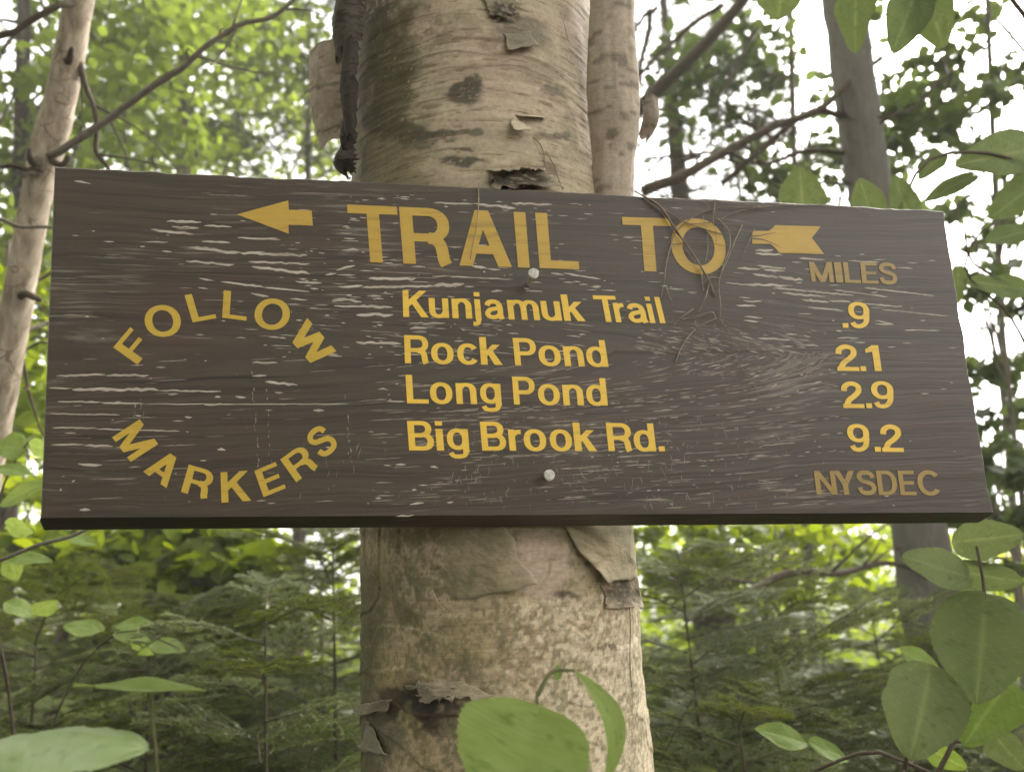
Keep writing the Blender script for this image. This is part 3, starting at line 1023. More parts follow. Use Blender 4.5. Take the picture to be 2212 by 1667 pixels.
def trunk_at(vv):
    """centre u, centre w, radius of the birch at height vv up the board"""
    lo, hi = _rows[0], _rows[-1]
    cu = np.interp(vv, _rows[:, 0], _rows[:, 1]); cw = np.interp(vv, _rows[:, 0], _rows[:, 2]); r = np.interp(vv, _rows[:, 0], _rows[:, 3])
    dn = np.clip(lo[0] - vv, 0, None); upw = np.clip(vv - hi[0], 0, None)
    r = r + 0.05 * dn + 0.10 * np.exp((dn - 1.35) * 4.0) * (dn > 0) - 0.018 * upw
    cu = cu + dn * 0.02 - upw * 0.01
    cw = cw + dn * 0.05 + upw * 0.0
    return cu, cw, np.clip(r, 0.03, None)


def to_world(u, vv, w):
    return _c[None] + np.outer(u, BX) + np.outer(vv, BUP) + np.outer(w, BN)


def bark_point(px, py, lift=0.0):
    """photo position -> (theta, v) on the birch; theta 0 faces the camera side of the trunk"""
    r = ray(px, py)
    du, dv, dw = r @ BX, r @ BUP, r @ BN
    t = 0.9
    th = 0.0
    for _ in range(5):
        vv = CV + dv * t
        cu, cw, rad = [float(q) for q in trunk_at(np.array(vv))]
        rad += lift
        # solve |(C + d t) - centre| = rad in the (u, w) plane
        ou, ow = CU - cu, CW - cw
        A, B, Cc = du * du + dw * dw, 2 * (ou * du + ow * dw), ou * ou + ow * ow - rad * rad
        disc = max(B * B - 4 * A * Cc, 0.0)
        t = (-B - math.sqrt(disc)) / (2 * A)
    u, w = CU + du * t - cu, CW + dw * t - cw
    return math.atan2(u, -w), CV + dv * t


birch = empty('birch_tree', loc=to_world(np.array([_rows[0, 1]]), np.array([-1.45]), np.array([_rows[0, 2]]))[0], label='large pale birch trunk with peeling bark behind the sign', cat='tree')


def srgb(r, g, b_):
    return np.array([((q / 255) / 12.92 if q / 255 < .04045 else ((q / 255 + .055) / 1.055) ** 2.4) for q in (r, g, b_)])


CREAM = np.array([.51, .44, .34]); PINK = np.array([.55, .44, .36]); OLIVE = np.array([.165, .15, .085]); GREYGR = np.array([.15, .145, .115])
YELO = np.array([.44, .36, .20]); DARK = np.array([.035, .028, .022]); MOSS = np.array([.095, .10, .04]); RUST = np.array([.33, .21, .145]); PALE = np.array([.60, .53, .42])


BIRCH_TONE = np.array([.78, .745, .70])
_rl = np.random.default_rng(17)
PEEL = [(_rl.uniform(-.24, .24), _rl.uniform(-.42, .36), _rl.uniform(.02, .11), _rl.normal(0, .05), _rl.uniform(.0003, .0008), _rl.uniform(.2, 1.0)) for _ in range(170)]


def bark_colour(th, vv, r, px):
    """base colour of the bark: cream paper, lenticels, lichen and stains"""
    x, y = px[:, 0], px[:, 1]
    s = th * r                                   # metres round the trunk
    wx = x + 20 * (fbm(s * 60, vv * 90, 11) - .5) * 2
    wy = y + 14 * (fbm(s * 60 + 9, vv * 90, 12) - .5) * 2
    fine = fbm(s * 260, vv * 320, 13, 3)
    c = CREAM[None] * (1 + 0.16 * (fbm(s * 14, vv * 50, 14)[:, None] - .5) * 2)
    c = c + (PINK - CREAM)[None] * sstep(.45, .7, fbm(s * 9, vv * 18, 15))[:, None]

    def lay(colr, f):
        nonlocal c
        f = np.clip(f, 0, 1)[:, None]
        c = c * (1 - f) + np.asarray(colr)[None] * f

    def blob(cx, cy, rx, ry, soft=0.35):
        q = np.hypot((wx - cx) / rx, (wy - cy) / ry)
        return 1 - sstep(1 - soft, 1 + soft, q)
    low = sstep(1080, 1160, y)
    up_ = 1 - low
    # fine horizontal banding of the paper
    band = fbm(s * 5, vv * 210, 16, 3)
    c *= (0.86 + 0.28 * band)[:, None]
    # ---- upper half
    lay(YELO, up_ * .45 * blob(820, 330, 90, 120, .6))
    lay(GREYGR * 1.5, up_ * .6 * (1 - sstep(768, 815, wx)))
    for bx, by, rx, ry, k in [(850, 190, 48, 95, .8), (880, 140, 40, 50, .6), (838, 120, 45, 60, .6), (875, 288, 62, 22, .85), (835, 262, 50, 30, .7), (925, 300, 36, 12, .85), (905, 318, 38, 10, .6), (1008, 205, 38, 30, .9), (1020, 180, 25, 18, .85), (1003, 355, 44, 11, .85),
                               (1005, 328, 26, 6, .8), (960, 296, 30, 9, .75), (1010, 292, 32, 8, .7), (1190, 292, 42, 8, .55), (1130, 75, 60, 40, .55), (1190, 200, 20, 14, .5), (1165, 160, 50, 22, .3), (1210, 290, 26, 10, .5), (820, 40, 80, 40, .6)]:
        lay(GREYGR * .62 if (by > 250 or bx > 990) else OLIVE * .62, up_ * min(1, k * 1.1) * blob(bx, by, rx, ry, .28) * sstep(.22, .5, fine + .12))
    lay(OLIVE * .7, up_ * .6 * sstep(.46, .62, fbm(s * 26, vv * 26, 17)) * (1 - sstep(850, 1000, wx)))
    lay(OLIVE * .55, up_ * .7 * blob(850, 60, 110, 60, .6) * sstep(.4, .55, fbm(s * 90, vv * 90, 37, 4)))
    lay(RUST * .55, up_ * .4 * blob(1000, 90, 150, 60, .7) * sstep(.42, .6, fbm(s * 60, vv * 100, 38, 4)))
    lay(GREYGR, up_ * .35 * sstep(.52, .72, fbm(s * 30 + 4, vv * 34, 18)) * sstep(1130, 1230, wx))
    lay(DARK, up_ * .9 * blob(1090, 30, 34, 22) * sstep(.3, .5, fine))
    lay(DARK * 2, up_ * .75 * blob(790, 20, 60, 40) * sstep(.35, .5, fine))
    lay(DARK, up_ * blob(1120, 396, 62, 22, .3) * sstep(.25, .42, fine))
    lay(RUST * .6, up_ * .5 * blob(1115, 370, 70, 14))
    # ---- lower half
    lo = low
    lay(YELO, lo * (.35 + .5 * sstep(.4, .65, fbm(s * 16, vv * 14, 19))))
    mot = fbm(s * 190, vv * 210, 20, 4)
    lay(PALE * 1.4, lo * .85 * (.45 + .55 * sstep(.44, .58, mot)) * sstep(1000, 1160, wx) * sstep(1275, 1300, wy))
    lay(RUST, lo * .6 * blob(1130, 1400, 75, 95, .6) * sstep(.42, .58, fbm(s * 170, vv * 200, 24, 4)))
    lay(RUST * 1.2, lo * .5 * blob(1290, 1350, 60, 70, .6) * sstep(.46, .6, fbm(s * 170 + 4, vv * 190, 25, 4)))
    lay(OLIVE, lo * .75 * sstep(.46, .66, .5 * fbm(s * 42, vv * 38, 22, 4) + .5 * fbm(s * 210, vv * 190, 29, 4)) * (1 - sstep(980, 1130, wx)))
    lay(OLIVE * 1.2, lo * .6 * sstep(.54, .66, fbm(s * 240, vv * 210, 26, 4)))
    lay(OLIVE * 1.3, lo * .55 * sstep(.48, .62, fbm(s * 28, vv * 24, 30, 3)) * sstep(.4, .6, fbm(s * 260, vv * 240, 36, 3)))
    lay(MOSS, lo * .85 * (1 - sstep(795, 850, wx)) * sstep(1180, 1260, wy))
    lay(MOSS * 1.2, lo * .6 * blob(880, 1340, 70, 110, .6) * sstep(.45, .6, fbm(s * 70, vv * 45, 27, 4)))
    lay(DARK * 1.6, lo * .9 * blob(900, 1530, 90, 55, .35) * sstep(.40, .52, fbm(s * 45, vv * 60, 28, 4)))
    lay(DARK, lo * blob(915, 1515, 38, 36, .3))
    lay(GREYGR * .8, lo * .75 * blob(820, 1590, 60, 50, .5))
    lay(DARK * 1.3, lo * .8 * blob(1335, 1275, 34, 30, .4) * sstep(.3, .5, fine))
    lay(DARK * 1.5, lo * .8 * blob(1220, 1287, 30, 8, .4))
    lay(DARK * 1.5, lo * .65 * blob(1300, 1395, 40, 8, .5) * sstep(.4, .5, fine))
    lay(PINK * 1.05, lo * .95 * blob(1165, 1215, 62, 75, .15))
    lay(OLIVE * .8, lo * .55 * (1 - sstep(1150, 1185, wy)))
    # lenticels: short dark dashes round the trunk
    for k_, (fs, fv, lim) in enumerate([(30, 420, .86), (55, 560, .87), (16, 300, .88)]):
        q = vnoise(s * fs + 3 * k_, vv * fv, 40 + k_) * (0.75 + .5 * fbm(s * 8, vv * 8, 44 + k_))
        lay(RUST * .5, .6 * sstep(lim, lim + .06, q) * (up_ + .35 * lo))
    # thin edges of paper peeling round the trunk: a dark line under a pale lip
    for s0, v0, ln, sl, w_, k_ in PEEL:
        dv = vv - v0 - sl * (s - s0) - .0025 * np.sin((s - s0) * 60 + s0 * 99)
        e_ = 1 - sstep(.75 * ln, ln, np.abs(s - s0))
        fade = (up_ + .12 * lo) * k_
        lay(RUST * .5, .5 * e_ * fade * (1 - sstep(w_ * .5, w_ * 1.5, np.abs(dv))))
        lay(PALE * 1.05, .22 * e_ * fade * (1 - sstep(w_, w_ * 3, np.abs(dv - 2.2 * w_))))
    c *= (0.86 + 0.28 * fine)[:, None]
    return c * BIRCH_TONE


def bark_relief(th, vv, r, px):
    s = th * r
    x, y = px[:, 0], px[:, 1]
    low = sstep(1080, 1160, y)
    d = 0.011 * (fbm(s * 6 + 3, vv * 4.5, 50, 3) - .5) + 0.004 * (fbm(s * 22, vv * 12, 56, 3) - .5)
    d += 0.0013 * (fbm(s * 12, vv * 130, 51, 3) - .5) * (1 - .5 * low)
    d += low * 0.0022 * (fbm(s * 65, vv * 60, 52, 4) - .5)
    d += low * 0.006 * (1 - sstep(.7, 1.3, np.hypot((x - 905) / 105, (y - 1530) / 55))) * (fbm(s * 40, vv * 55, 53, 4) - .62) * 2
    d += (1 - low) * 0.008 * (1 - sstep(.7, 1.2, np.hypot((x - 1120) / 62, (y - 396) / 24))) * (fbm(s * 70, vv * 70, 54, 4) - .55) * 2
    for s0, v0, ln, sl, w_, k_ in PEEL:
        dv = vv - v0 - sl * (s - s0) - .0025 * np.sin((s - s0) * 60 + s0 * 99)
        e_ = 1 - sstep(.75 * ln, ln, np.abs(s - s0))
        d += 0.0008 * k_ * (1 - .8 * low) * e_ * (sstep(0, w_, dv) * (1 - sstep(w_, .012, dv)))
    # layered steps where sheets of bark end
    st = fbm(s * 4 + 8, vv * 9, 55, 3) * 7
    d += 0.0012 * (st - np.floor(st)) * (.4 + low)
    return d


def birch_bark_mat():
    m, N, L, b = new_mat('birch_bark')
    a = N.new('ShaderNodeAttribute'); a.attribute_name = 'bark'
    tc = N.new('ShaderNodeTexCoord')
    n1 = noise(N, L, tc.outputs['Object'], 240, 5, 0.65)
    mp = N.new('ShaderNodeMapping'); mp.inputs['Scale'].default_value = (45, 45, 420)
    L.new(tc.outputs['Object'], mp.inputs[0])
    n2 = noise(N, L, mp.outputs[0], 1.0, 4, 0.6)
    r1 = ramp(N, [(0.25, (.72, .71, .68)), (0.5, (1, 1, 1)), (0.75, (1.12, 1.11, 1.1))])
    L.new(n1.outputs['Fac'], r1.inputs[0])
    r2 = ramp(N, [(0.28, (.78, .75, .72)), (0.45, (1, 1, 1))])
    L.new(n2.outputs['Fac'], r2.inputs[0])
    c = mix(N, L, 0.8, a.outputs['Color'], r1.outputs[0], 'MULTIPLY')
    c = mix(N, L, 0.7, c, r2.outputs[0], 'MULTIPLY')
    L.new(c, b.inputs['Base Color'])
    b.inputs['Roughness'].default_value = 0.72
    b.inputs['Specular IOR Level'].default_value = 0.25
    n = bump(N, L, n2.outputs['Fac'], 0.35, 0.0012, None)
    bump(N, L, n1.outputs['Fac'], 0.35, 0.0015, b, n)
    return m


M_birch = birch_bark_mat()


def child_world(o, parent):
    """keep a part built in world coordinates where it is"""
    o.parent = parent
    o.matrix_parent_inverse = Matrix.Translation(-Vector(parent.location))
    return o


def make_trunk():
    th = np.concatenate([np.linspace(-1.75, 1.75, 400), np.linspace(1.9, 2 * np.pi - 1.9, 26)])
    vt, vb = trunk_row(-40, 760, 1284, .04)[0], trunk_row(1720, 784, 1415, .042)[0]
    vvs = np.concatenate([np.linspace(-1.5, vb - .02, 30), np.linspace(vb, vt, 640), np.linspace(vt + .03, 3.6, 30)])
    VV, TH = np.meshgrid(vvs, th, indexing='ij')
    VV, TH = VV.ravel(), TH.ravel()
    cu, cw, r = trunk_at(VV)

    def pos(rr):
        return to_world(cu + rr * np.sin(TH), VV, cw - rr * np.cos(TH))
    px, dep = project(pos(r))
    ta = np.where(TH > np.pi, TH - 2 * np.pi, TH)
    rr = r + bark_relief(ta, VV, r, px)
    # keep clear of the back of the board
    P = pos(rr)
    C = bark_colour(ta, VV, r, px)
    nr, nc = len(vvs), len(th)
    i, j = np.meshgrid(np.arange(nr - 1), np.arange(nc), indexing='ij')
    F = np.stack([i * nc + j, i * nc + (j + 1) % nc, (i + 1) * nc + (j + 1) % nc, (i + 1) * nc + j], -1).reshape(-1, 4)
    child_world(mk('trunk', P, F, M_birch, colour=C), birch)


make_trunk()


def flap(name, pts, lifts, colr, label=None, thick=0.0009, nu=26, nv=22, rough=0.0006, seed=0, ragged=0.004, colr2=None, blend=0.6):
    """sheet of loose bark over the trunk: photo quad TL, TR, BR, BL with the lift of each corner in metres"""
    q = np.array([bark_point(*p) for p in pts])
    lf = np.array(lifts, float)
    s, t = np.meshgrid(np.linspace(0, 1, nu), np.linspace(0, 1, nv), indexing='ij')
    s, t = s.ravel(), t.ravel()
    w4 = np.stack([(1 - s) * (1 - t), s * (1 - t), s * t, (1 - s) * t], 1)
    thv = w4 @ q
    # ragged free edges
    edge = np.minimum.reduce([s, 1 - s, t, 1 - t])
    thv[:, 0] += ragged / .15 * (fbm(s * 6 + seed, t * 6, 60 + seed, 3) - .5) * 2 * (1 - sstep(0, .2, edge))
    thv[:, 1] += ragged * (fbm(s * 7 + seed, t * 7 + 4, 61 + seed, 3) - .5) * 2 * (1 - sstep(0, .2, edge))
    lift = w4 @ lf
    # curl grows towards the lifted edge
    lift = lf.max() * (np.clip(lift, 0, None) / max(lf.max(), 1e-6)) ** 1.8 - 0.0008 + 0.0026 * sstep(0, .25, np.clip(lift, 0, None) / max(lf.max(), 1e-6)) + rough * (fbm(s * 5, t * 5 + seed, 62) - .5) * 2
    cu, cw, r = trunk_at(thv[:, 1])
    out = []
    px, _ = project(to_world(cu + r * np.sin(thv[:, 0]), thv[:, 1], cw - r * np.cos(thv[:, 0])))
    rel = bark_relief(thv[:, 0], thv[:, 1], r, px)
    for off in (0.0, -thick):
        rr = r + np.clip(rel, -.004, .008) + lift + off
        out.append(to_world(cu + rr * np.sin(thv[:, 0]), thv[:, 1], cw - rr * np.cos(thv[:, 0])))
    n = nu * nv
    i, j = np.meshgrid(np.arange(nu - 1), np.arange(nv - 1), indexing='ij')
    F = np.stack([i * nv + j, (i + 1) * nv + j, (i + 1) * nv + j + 1, i * nv + j + 1], -1).reshape(-1, 4)
    lp = np.array([k * nv for k in range(nu)] + [(nu - 1) * nv + k for k in range(1, nv)] + [k * nv + nv - 1 for k in range(nu - 2, -1, -1)] + [k for k in range(nv - 2, 0, -1)])
    S = np.stack([lp, lp + n, np.roll(lp, -1) + n, np.roll(lp, -1)], 1)
    sa = thv[:, 0] * r
    c = np.asarray(colr)[None] * (0.75 + .5 * fbm(sa * 60, thv[:, 1] * 70, 63 + seed, 4))[:, None]
    if colr2 is not None:
        f = sstep(.42, .62, fbm(sa * 45, thv[:, 1] * 45, 64 + seed, 4))[:, None]
        c = c * (1 - f) + np.asarray(colr2)[None] * f
    own = bark_colour(thv[:, 0], thv[:, 1], r, px)
    c = c * (1 - blend) + own * blend
    # bare inner side and pale torn edge
    pale = (1 - sstep(0, .05, edge))[:, None] * .2
    c = c * (1 - pale) + PALE[None] * .9 * pale
    cc = np.concatenate([c, np.tile(RUST * 1.1, (n, 1))])
    o = mk(name, np.concatenate(out), np.concatenate([F, F[:, ::-1] + n, S]), M_birch, colour=cc)
    if label:
        o['label'] = label
    return child_world(o, birch)


# plates below the board
flap('bark_flap', [(905, 1124), (1085, 1128), (1152, 1262), (960, 1296)], [0, .002, .012, .0], OLIVE * 1.25, 'olive stained bark plate lifting at its lower corner', colr2=OLIVE * .8, seed=1)
flap('bark_flap', [(1205, 1128), (1372, 1128), (1366, 1248), (1285, 1256)], [.004, .0, .003, .016], YELO * .5, 'olive bark plate with a torn slanting edge', colr2=OLIVE, seed=2)
flap('bark_strip', [(880, 1478), (985, 1462), (1062, 1500), (955, 1502)], [.002, .000, .006, .010], CREAM * .62, 'torn pale bark fringe over the dark scar', seed=5, ragged=.006)
flap('bark_strip', [(905, 1486), (990, 1476), (985, 1504), (925, 1512)], [.006, .003, .010, .012], CREAM * .7, None, seed=15, ragged=.008, nu=14, nv=10)
flap('bark_strip', [(785, 1525), (850, 1505), (848, 1532), (790, 1540)], [.006, .002, .008, .010], CREAM * .5, None, blend=.85, seed=6, nu=14, nv=10)
flap('bark_strip', [(800, 1560), (815, 1572), (850, 1625), (800, 1610)], [.003, .003, .008, .010], CREAM * .65, None, blend=.8, seed=7, nu=12, nv=12)
flap('bark_flap', [(1292, 1248), (1368, 1246), (1372, 1312), (1305, 1308)], [0, .003, .008, .003], DARK * 1.3, 'dark brown broken bark under the right plate', colr2=RUST * .5, seed=8)
# above the board
flap('bark_flap', [(1085, 68), (1142, 66), (1150, 112), (1096, 122)], [.0, .0, .010, .008], GREYGR * 1.3, 'grey bark scale hanging over a dark hole', colr2=OLIVE * 1.6, seed=10, ragged=.003)
flap('bark_curl', [(1098, 268), (1112, 258), (1138, 296), (1104, 300)], [.006, .001, .012, .014], PALE, 'small pale curl of bark', seed=11, ragged=.002, nu=14, nv=14)
flap('bark_curl', [(1112, 252), (1172, 254), (1176, 262), (1122, 264)], [.001, .000, .006, .008], CREAM, None, seed=12, ragged=.001, nu=16, nv=6)
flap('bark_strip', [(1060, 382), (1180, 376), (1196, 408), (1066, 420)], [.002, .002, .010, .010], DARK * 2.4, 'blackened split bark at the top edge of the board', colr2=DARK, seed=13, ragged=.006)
flap('bark_strip', [(1045, 372), (1175, 366), (1160, 378), (1070, 384)], [.0, .0, .010, .012], CREAM * .75, None, seed=14, ragged=.005, nu=22, nv=8)
flap('bark_strip', [(1040, -20), (1110, -20), (1108, 48), (1060, 40)], [.002, .002, .012, .006], DARK * 1.8, None, colr2=DARK, seed=18, ragged=.005)


def sheet(name, axis_pts, rad, a0, a1, colr, label=None, turns_grow=0.0, n=34, m=26, seed=0, colr2=None, ragged=0.006, thick=0.0008, side_rag=0.0):
    """curled loose bark: arc of a tube along an axis given in the world"""
    A = spline(axis_pts, m)
    radm = np.interp(np.linspace(0, 1, m), np.linspace(0, 1, len(rad)), rad)
    tan = np.gradient(A, axis=0); tan /= np.linalg.norm(tan, axis=1)[:, None]
    e1 = np.array([nrm(BX - t_ * (BX @ t_)) for t_ in tan])
    e2 = np.cross(tan, e1)
    al = np.linspace(R(a0), R(a1), n)
    V, cl = [], []
    for off in (0.0, thick):
        for k in range(m):
            wob = 1 + .07 * (fbm(al * 2 + seed, np.full(n, k * .15), 70 + seed) - .5) * 2 + .05 * (fbm(al * 5 + seed, np.full(n, k * .06), 79) - .5) * 2
            rr = (radm[k] - off) * wob * (1 - turns_grow * (al - al[0]) / (al[-1] - al[0]))
            j0 = side_rag * (float(fbm(np.array(k * .45 + seed), np.array(1.5), 74, 3)) - .5) * 2
            j1 = side_rag * (float(fbm(np.array(k * .45 + seed), np.array(7.5), 75, 3)) - .5) * 2
            al = np.linspace(R(a0) + j0, R(a1) + j1, n)
            P = A[k][None] + rr[:, None] * (np.cos(al)[:, None] * e1[k][None] + np.sin(al)[:, None] * e2[k][None])
            ed = 1 - sstep(0, .12, np.array(min(k, m - 1 - k) / (m - 1)))
            P += tan[k][None] * (ragged * ed * (fbm(al * 3 + seed, np.full(n, seed + (0 if k < m / 2 else 5.0)), 71, 3) - .5) * 2)[:, None]
            V.append(P)
            f = (.55 * fbm(al * 2.5, np.full(n, k * .12 + seed), 72 + seed, 4) + .45 * fbm(al * 3, np.full(n, k * .9 + seed), 73 + seed, 3))[:, None]
            c = np.asarray(colr)[None] * (.82 + .36 * f)
            if colr2 is not None:
                c = c + (np.asarray(colr2)[None] - c) * sstep(.45, .65, f)
            ln_ = sstep(.74, .84, vnoise(al * 2.2 + seed, np.full(n, k * 2.7), 76) * (.7 + .6 * vnoise(al * .8, np.full(n, k * .3), 77)))[:, None]
            c = c * (1 - .45 * ln_) * (.85 + .3 * fbm(al * 9, np.full(n, k * 1.3), 78, 3))[:, None]
            cl.append(c)
    V = np.concatenate(V); cl = np.concatenate(cl)
    i, j = np.meshgrid(np.arange(m - 1), np.arange(n - 1), indexing='ij')
    F = np.stack([i * n + j, i * n + j + 1, (i + 1) * n + j + 1, (i + 1) * n + j], -1).reshape(-1, 4)
    N_ = m * n
    lp = np.array([k * n for k in range(m)] + [(m - 1) * n + k for k in range(1, n)] + [k * n + n - 1 for k in range(m - 2, -1, -1)] + [k for k in range(n - 2, 0, -1)])
    S = np.stack([lp, lp + N_, np.roll(lp, -1) + N_, np.roll(lp, -1)], 1)
    o = mk(name, V, np.concatenate([F, F[:, ::-1] + N_, S]), M_birch, colour=cl)
    if label: o['label'] = label
    return child_world(o, birch)


DT = 0.90
# long roll of loosened bark down the right side
sheet('bark_roll', [at(1316, -60, DT + .02), at(1314, 60, DT + .02), at(1316, 200, DT + .02), at(1318, 285, DT + .02), at(1316, 370, DT + .02), at(1316, 430, DT + .02), at(1318, 520, DT + .03)], [.031, .031, .036, .0375, .030, .029, .029], -35, 150, np.array([.41, .33, .265]), 'smooth tan sheet of bark rolled off the right side', n=44, m=70, colr2=np.array([.38, .32, .25]), seed=2)
sheet('bark_curl', [at(1380, 222, DT + .05), at(1384, 262, DT + .05), at(1376, 300, DT + .05)], [.024, .022, .014], -20, 100, np.array([.24, .19, .15]), 'grey loose bark edge behind the roll', seed=3, n=20, m=16, ragged=.012)
# curl standing off the left side
sheet('bark_curl', [at(768, 130, DT + .035), at(768, 200, DT + .035), at(770, 262, DT + .035), at(780, 318, DT + .035)], [.056, .056, .0545, .050], 92, 164, np.array([.34, .265, .21]), 'tan curl of bark standing off the left side', seed=4, n=34, m=40, colr2=np.array([.40, .32, .25]), ragged=.007, side_rag=.05)
for k, (pts, rad, a0, a1, cc) in enumerate([  # black-brown loose bark; the shadow beside the curl is painted into its colour
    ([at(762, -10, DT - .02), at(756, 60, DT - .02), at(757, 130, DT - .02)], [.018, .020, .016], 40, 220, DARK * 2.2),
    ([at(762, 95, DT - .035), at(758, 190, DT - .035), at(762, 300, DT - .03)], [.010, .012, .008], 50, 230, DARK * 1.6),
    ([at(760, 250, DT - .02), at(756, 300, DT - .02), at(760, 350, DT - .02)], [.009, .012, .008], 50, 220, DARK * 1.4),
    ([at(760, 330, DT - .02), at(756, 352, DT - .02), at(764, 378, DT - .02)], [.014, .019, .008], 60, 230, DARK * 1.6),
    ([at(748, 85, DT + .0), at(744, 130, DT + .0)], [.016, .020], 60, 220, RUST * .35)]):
    sheet('bark_tatter', pts, rad, a0, a1, cc, 'tattered bark with shade painted into its black' if k == 0 else None, seed=6 + k, n=18, m=40, colr2=DARK, ragged=.012, side_rag=.7)

# ================================================================== VEGETATION
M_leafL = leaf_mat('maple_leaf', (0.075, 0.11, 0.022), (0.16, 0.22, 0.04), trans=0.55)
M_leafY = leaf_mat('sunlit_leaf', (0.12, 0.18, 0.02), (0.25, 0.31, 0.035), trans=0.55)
M_leafR = leaf_mat('beech_leaf', (0.05, 0.075, 0.022), (0.10, 0.14, 0.04), trans=0.35)
M_big = leaf_mat('hobblebush_leaf', (0.08, 0.11, 0.04), (0.165, 0.20, 0.08), trans=0.3, rough=0.62, spec=0.22)
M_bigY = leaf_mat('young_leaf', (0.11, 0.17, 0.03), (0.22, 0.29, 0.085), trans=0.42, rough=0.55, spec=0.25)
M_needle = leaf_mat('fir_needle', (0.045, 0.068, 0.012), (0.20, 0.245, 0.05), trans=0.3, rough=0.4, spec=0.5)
M_skyPale = leaf_mat('sky_paled_leaf', (0.15, 0.21, 0.085), (0.24, 0.31, 0.14), trans=0.2, rough=0.4, spec=0.6)  # paler leaf copy; the sky's reflection is painted into its green
M_needleD = leaf_mat('hemlock_needle', (0.022, 0.034, 0.016), (0.05, 0.065, 0.026), trans=0.12, rough=0.5)
M_twig = bark_mat('twig_bark', (0.05, 0.038, 0.028), (0.085, 0.066, 0.05), (0.14, 0.115, 0.09), 90, .2, .4, .002)
M_twigG = bark_mat('grey_twig_bark', (0.10, 0.085, 0.07), (0.17, 0.145, 0.12), (0.26, 0.225, 0.19), 70, .2, .4, .002)
M_grey = bark_mat('grey_tree_bark', (0.10, 0.09, 0.08), (0.17, 0.155, 0.14), (0.25, 0.23, 0.21), 34, .3, .9, .01)
M_brown = bark_mat('brown_tree_bark', (0.055, 0.043, 0.034), (0.10, 0.08, 0.062), (0.16, 0.13, 0.10), 30, .3, .9, .01)


def dead_wood_mat():
    m, N, L, b = new_mat('barkless_wood')
    tc = N.new('ShaderNodeTexCoord')
    mp = N.new('ShaderNodeMapping'); mp.inputs['Scale'].default_value = (60, 60, 7)
    mp.inputs['Rotation'].default_value = (0, R(12), 0)
    L.new(tc.outputs['Object'], mp.inputs[0])
    n1 = noise(N, L, mp.outputs[0], 1.0, 5, 0.6)
    nd = noise(N, L, tc.outputs['Object'], 16, 3)
    vm = N.new('ShaderNodeVectorMath'); vm.operation = 'MULTIPLY_ADD'
    L.new(nd.outputs['Color'], vm.inputs[0]); vm.inputs[1].default_value = (.05, .05, .05); L.new(tc.outputs['Object'], vm.inputs[2])
    vo = N.new('ShaderNodeTexVoronoi'); vo.feature = 'DISTANCE_TO_EDGE'; vo.inputs['Scale'].default_value = 26
    L.new(vm.outputs[0], vo.inputs['Vector'])
    nm = noise(N, L, tc.outputs['Object'], 18, 2)
    r1 = ramp(N, [(0.3, (.15, .11, .08)), (0.5, (.32, .255, .19)), (0.7, (.48, .40, .32))])
    L.new(n1.outputs['Fac'], r1.inputs[0])
    r2 = ramp(N, [(0.0, (1, 1, 1)), (0.035, (1, 1, 1)), (0.06, (0, 0, 0))])
    L.new(vo.outputs['Distance'], r2.inputs[0])
    r3 = ramp(N, [(0.45, (0, 0, 0)), (0.6, (1, 1, 1))])
    L.new(nm.outputs['Fac'], r3.inputs[0])
    mu = N.new('ShaderNodeMath'); mu.operation = 'MULTIPLY'
    L.new(r2.outputs[0], mu.inputs[0]); L.new(r3.outputs[0], mu.inputs[1])
    mu2 = N.new('ShaderNodeMath'); mu2.operation = 'MULTIPLY'; mu2.inputs[1].default_value = 0.75
    L.new(mu.outputs[0], mu2.inputs[0])
    c = mix(N, L, mu2.outputs[0], r1.outputs[0], (.13, .085, .055))
    L.new(c, b.inputs['Base Color'])
    b.inputs['Roughness'].default_value = 0.8
    n = bump(N, L, n1.outputs['Fac'], .5, .003, None)
    bump(N, L, mu.outputs[0], -.5, .003, b, n)
    return m


M_dead = dead_wood_mat()


def px_path(pts, n=24, jitter=0.0):
    P = spline([at(*p) for p in pts], n)
    if jitter:
        k = rng.standard_normal((n + 8, 3)) * jitter * 3
        k = np.stack([np.convolve(k[:, q], np.hanning(9) / np.hanning(9).sum(), 'valid') for q in range(3)], 1)
        P = P + k
    return P


def px_r(w, d):
    """half of a width of w photo pixels at distance d"""
    return 0.5 * w / FPX * d


# leaf templates ---------------------------------------------------------
def leaf_template(wide=0.36, fold=0.10, droop=0.12, pointed=1.0):
    """length 1 along +x, lies in xy, +z up"""
    xs = np.array([0, .22, .5, .78, 1.0])
    ws = np.array([0, .8, 1.0, .62, 0]) * wide
    mid = np.stack([xs, 0 * xs, -droop * xs ** 2], 1)
    Lf = np.stack([xs[1:4], ws[1:4], -droop * xs[1:4] ** 2 + fold * ws[1:4]], 1)
    Rt = Lf * [1, -1, 1]
    V = np.concatenate([mid, Lf, Rt])
    F = [(0, 1, 5), (1, 2, 6), (1, 6, 5), (2, 3, 7), (2, 7, 6), (3, 4, 7), (0, 8, 1), (1, 9, 2), (1, 8, 9), (2, 10, 3), (2, 9, 10), (3, 10, 4)]
    return V, np.array(F)


LEAF = leaf_template()
LEAFB = leaf_template(.30, .06, .2)
SIMPLE = (np.array([[0, 0, 0], [.5, .34, .05], [1, 0, -.08], [.5, -.34, .05]]), np.array([(0, 1, 2), (0, 2, 3)]))


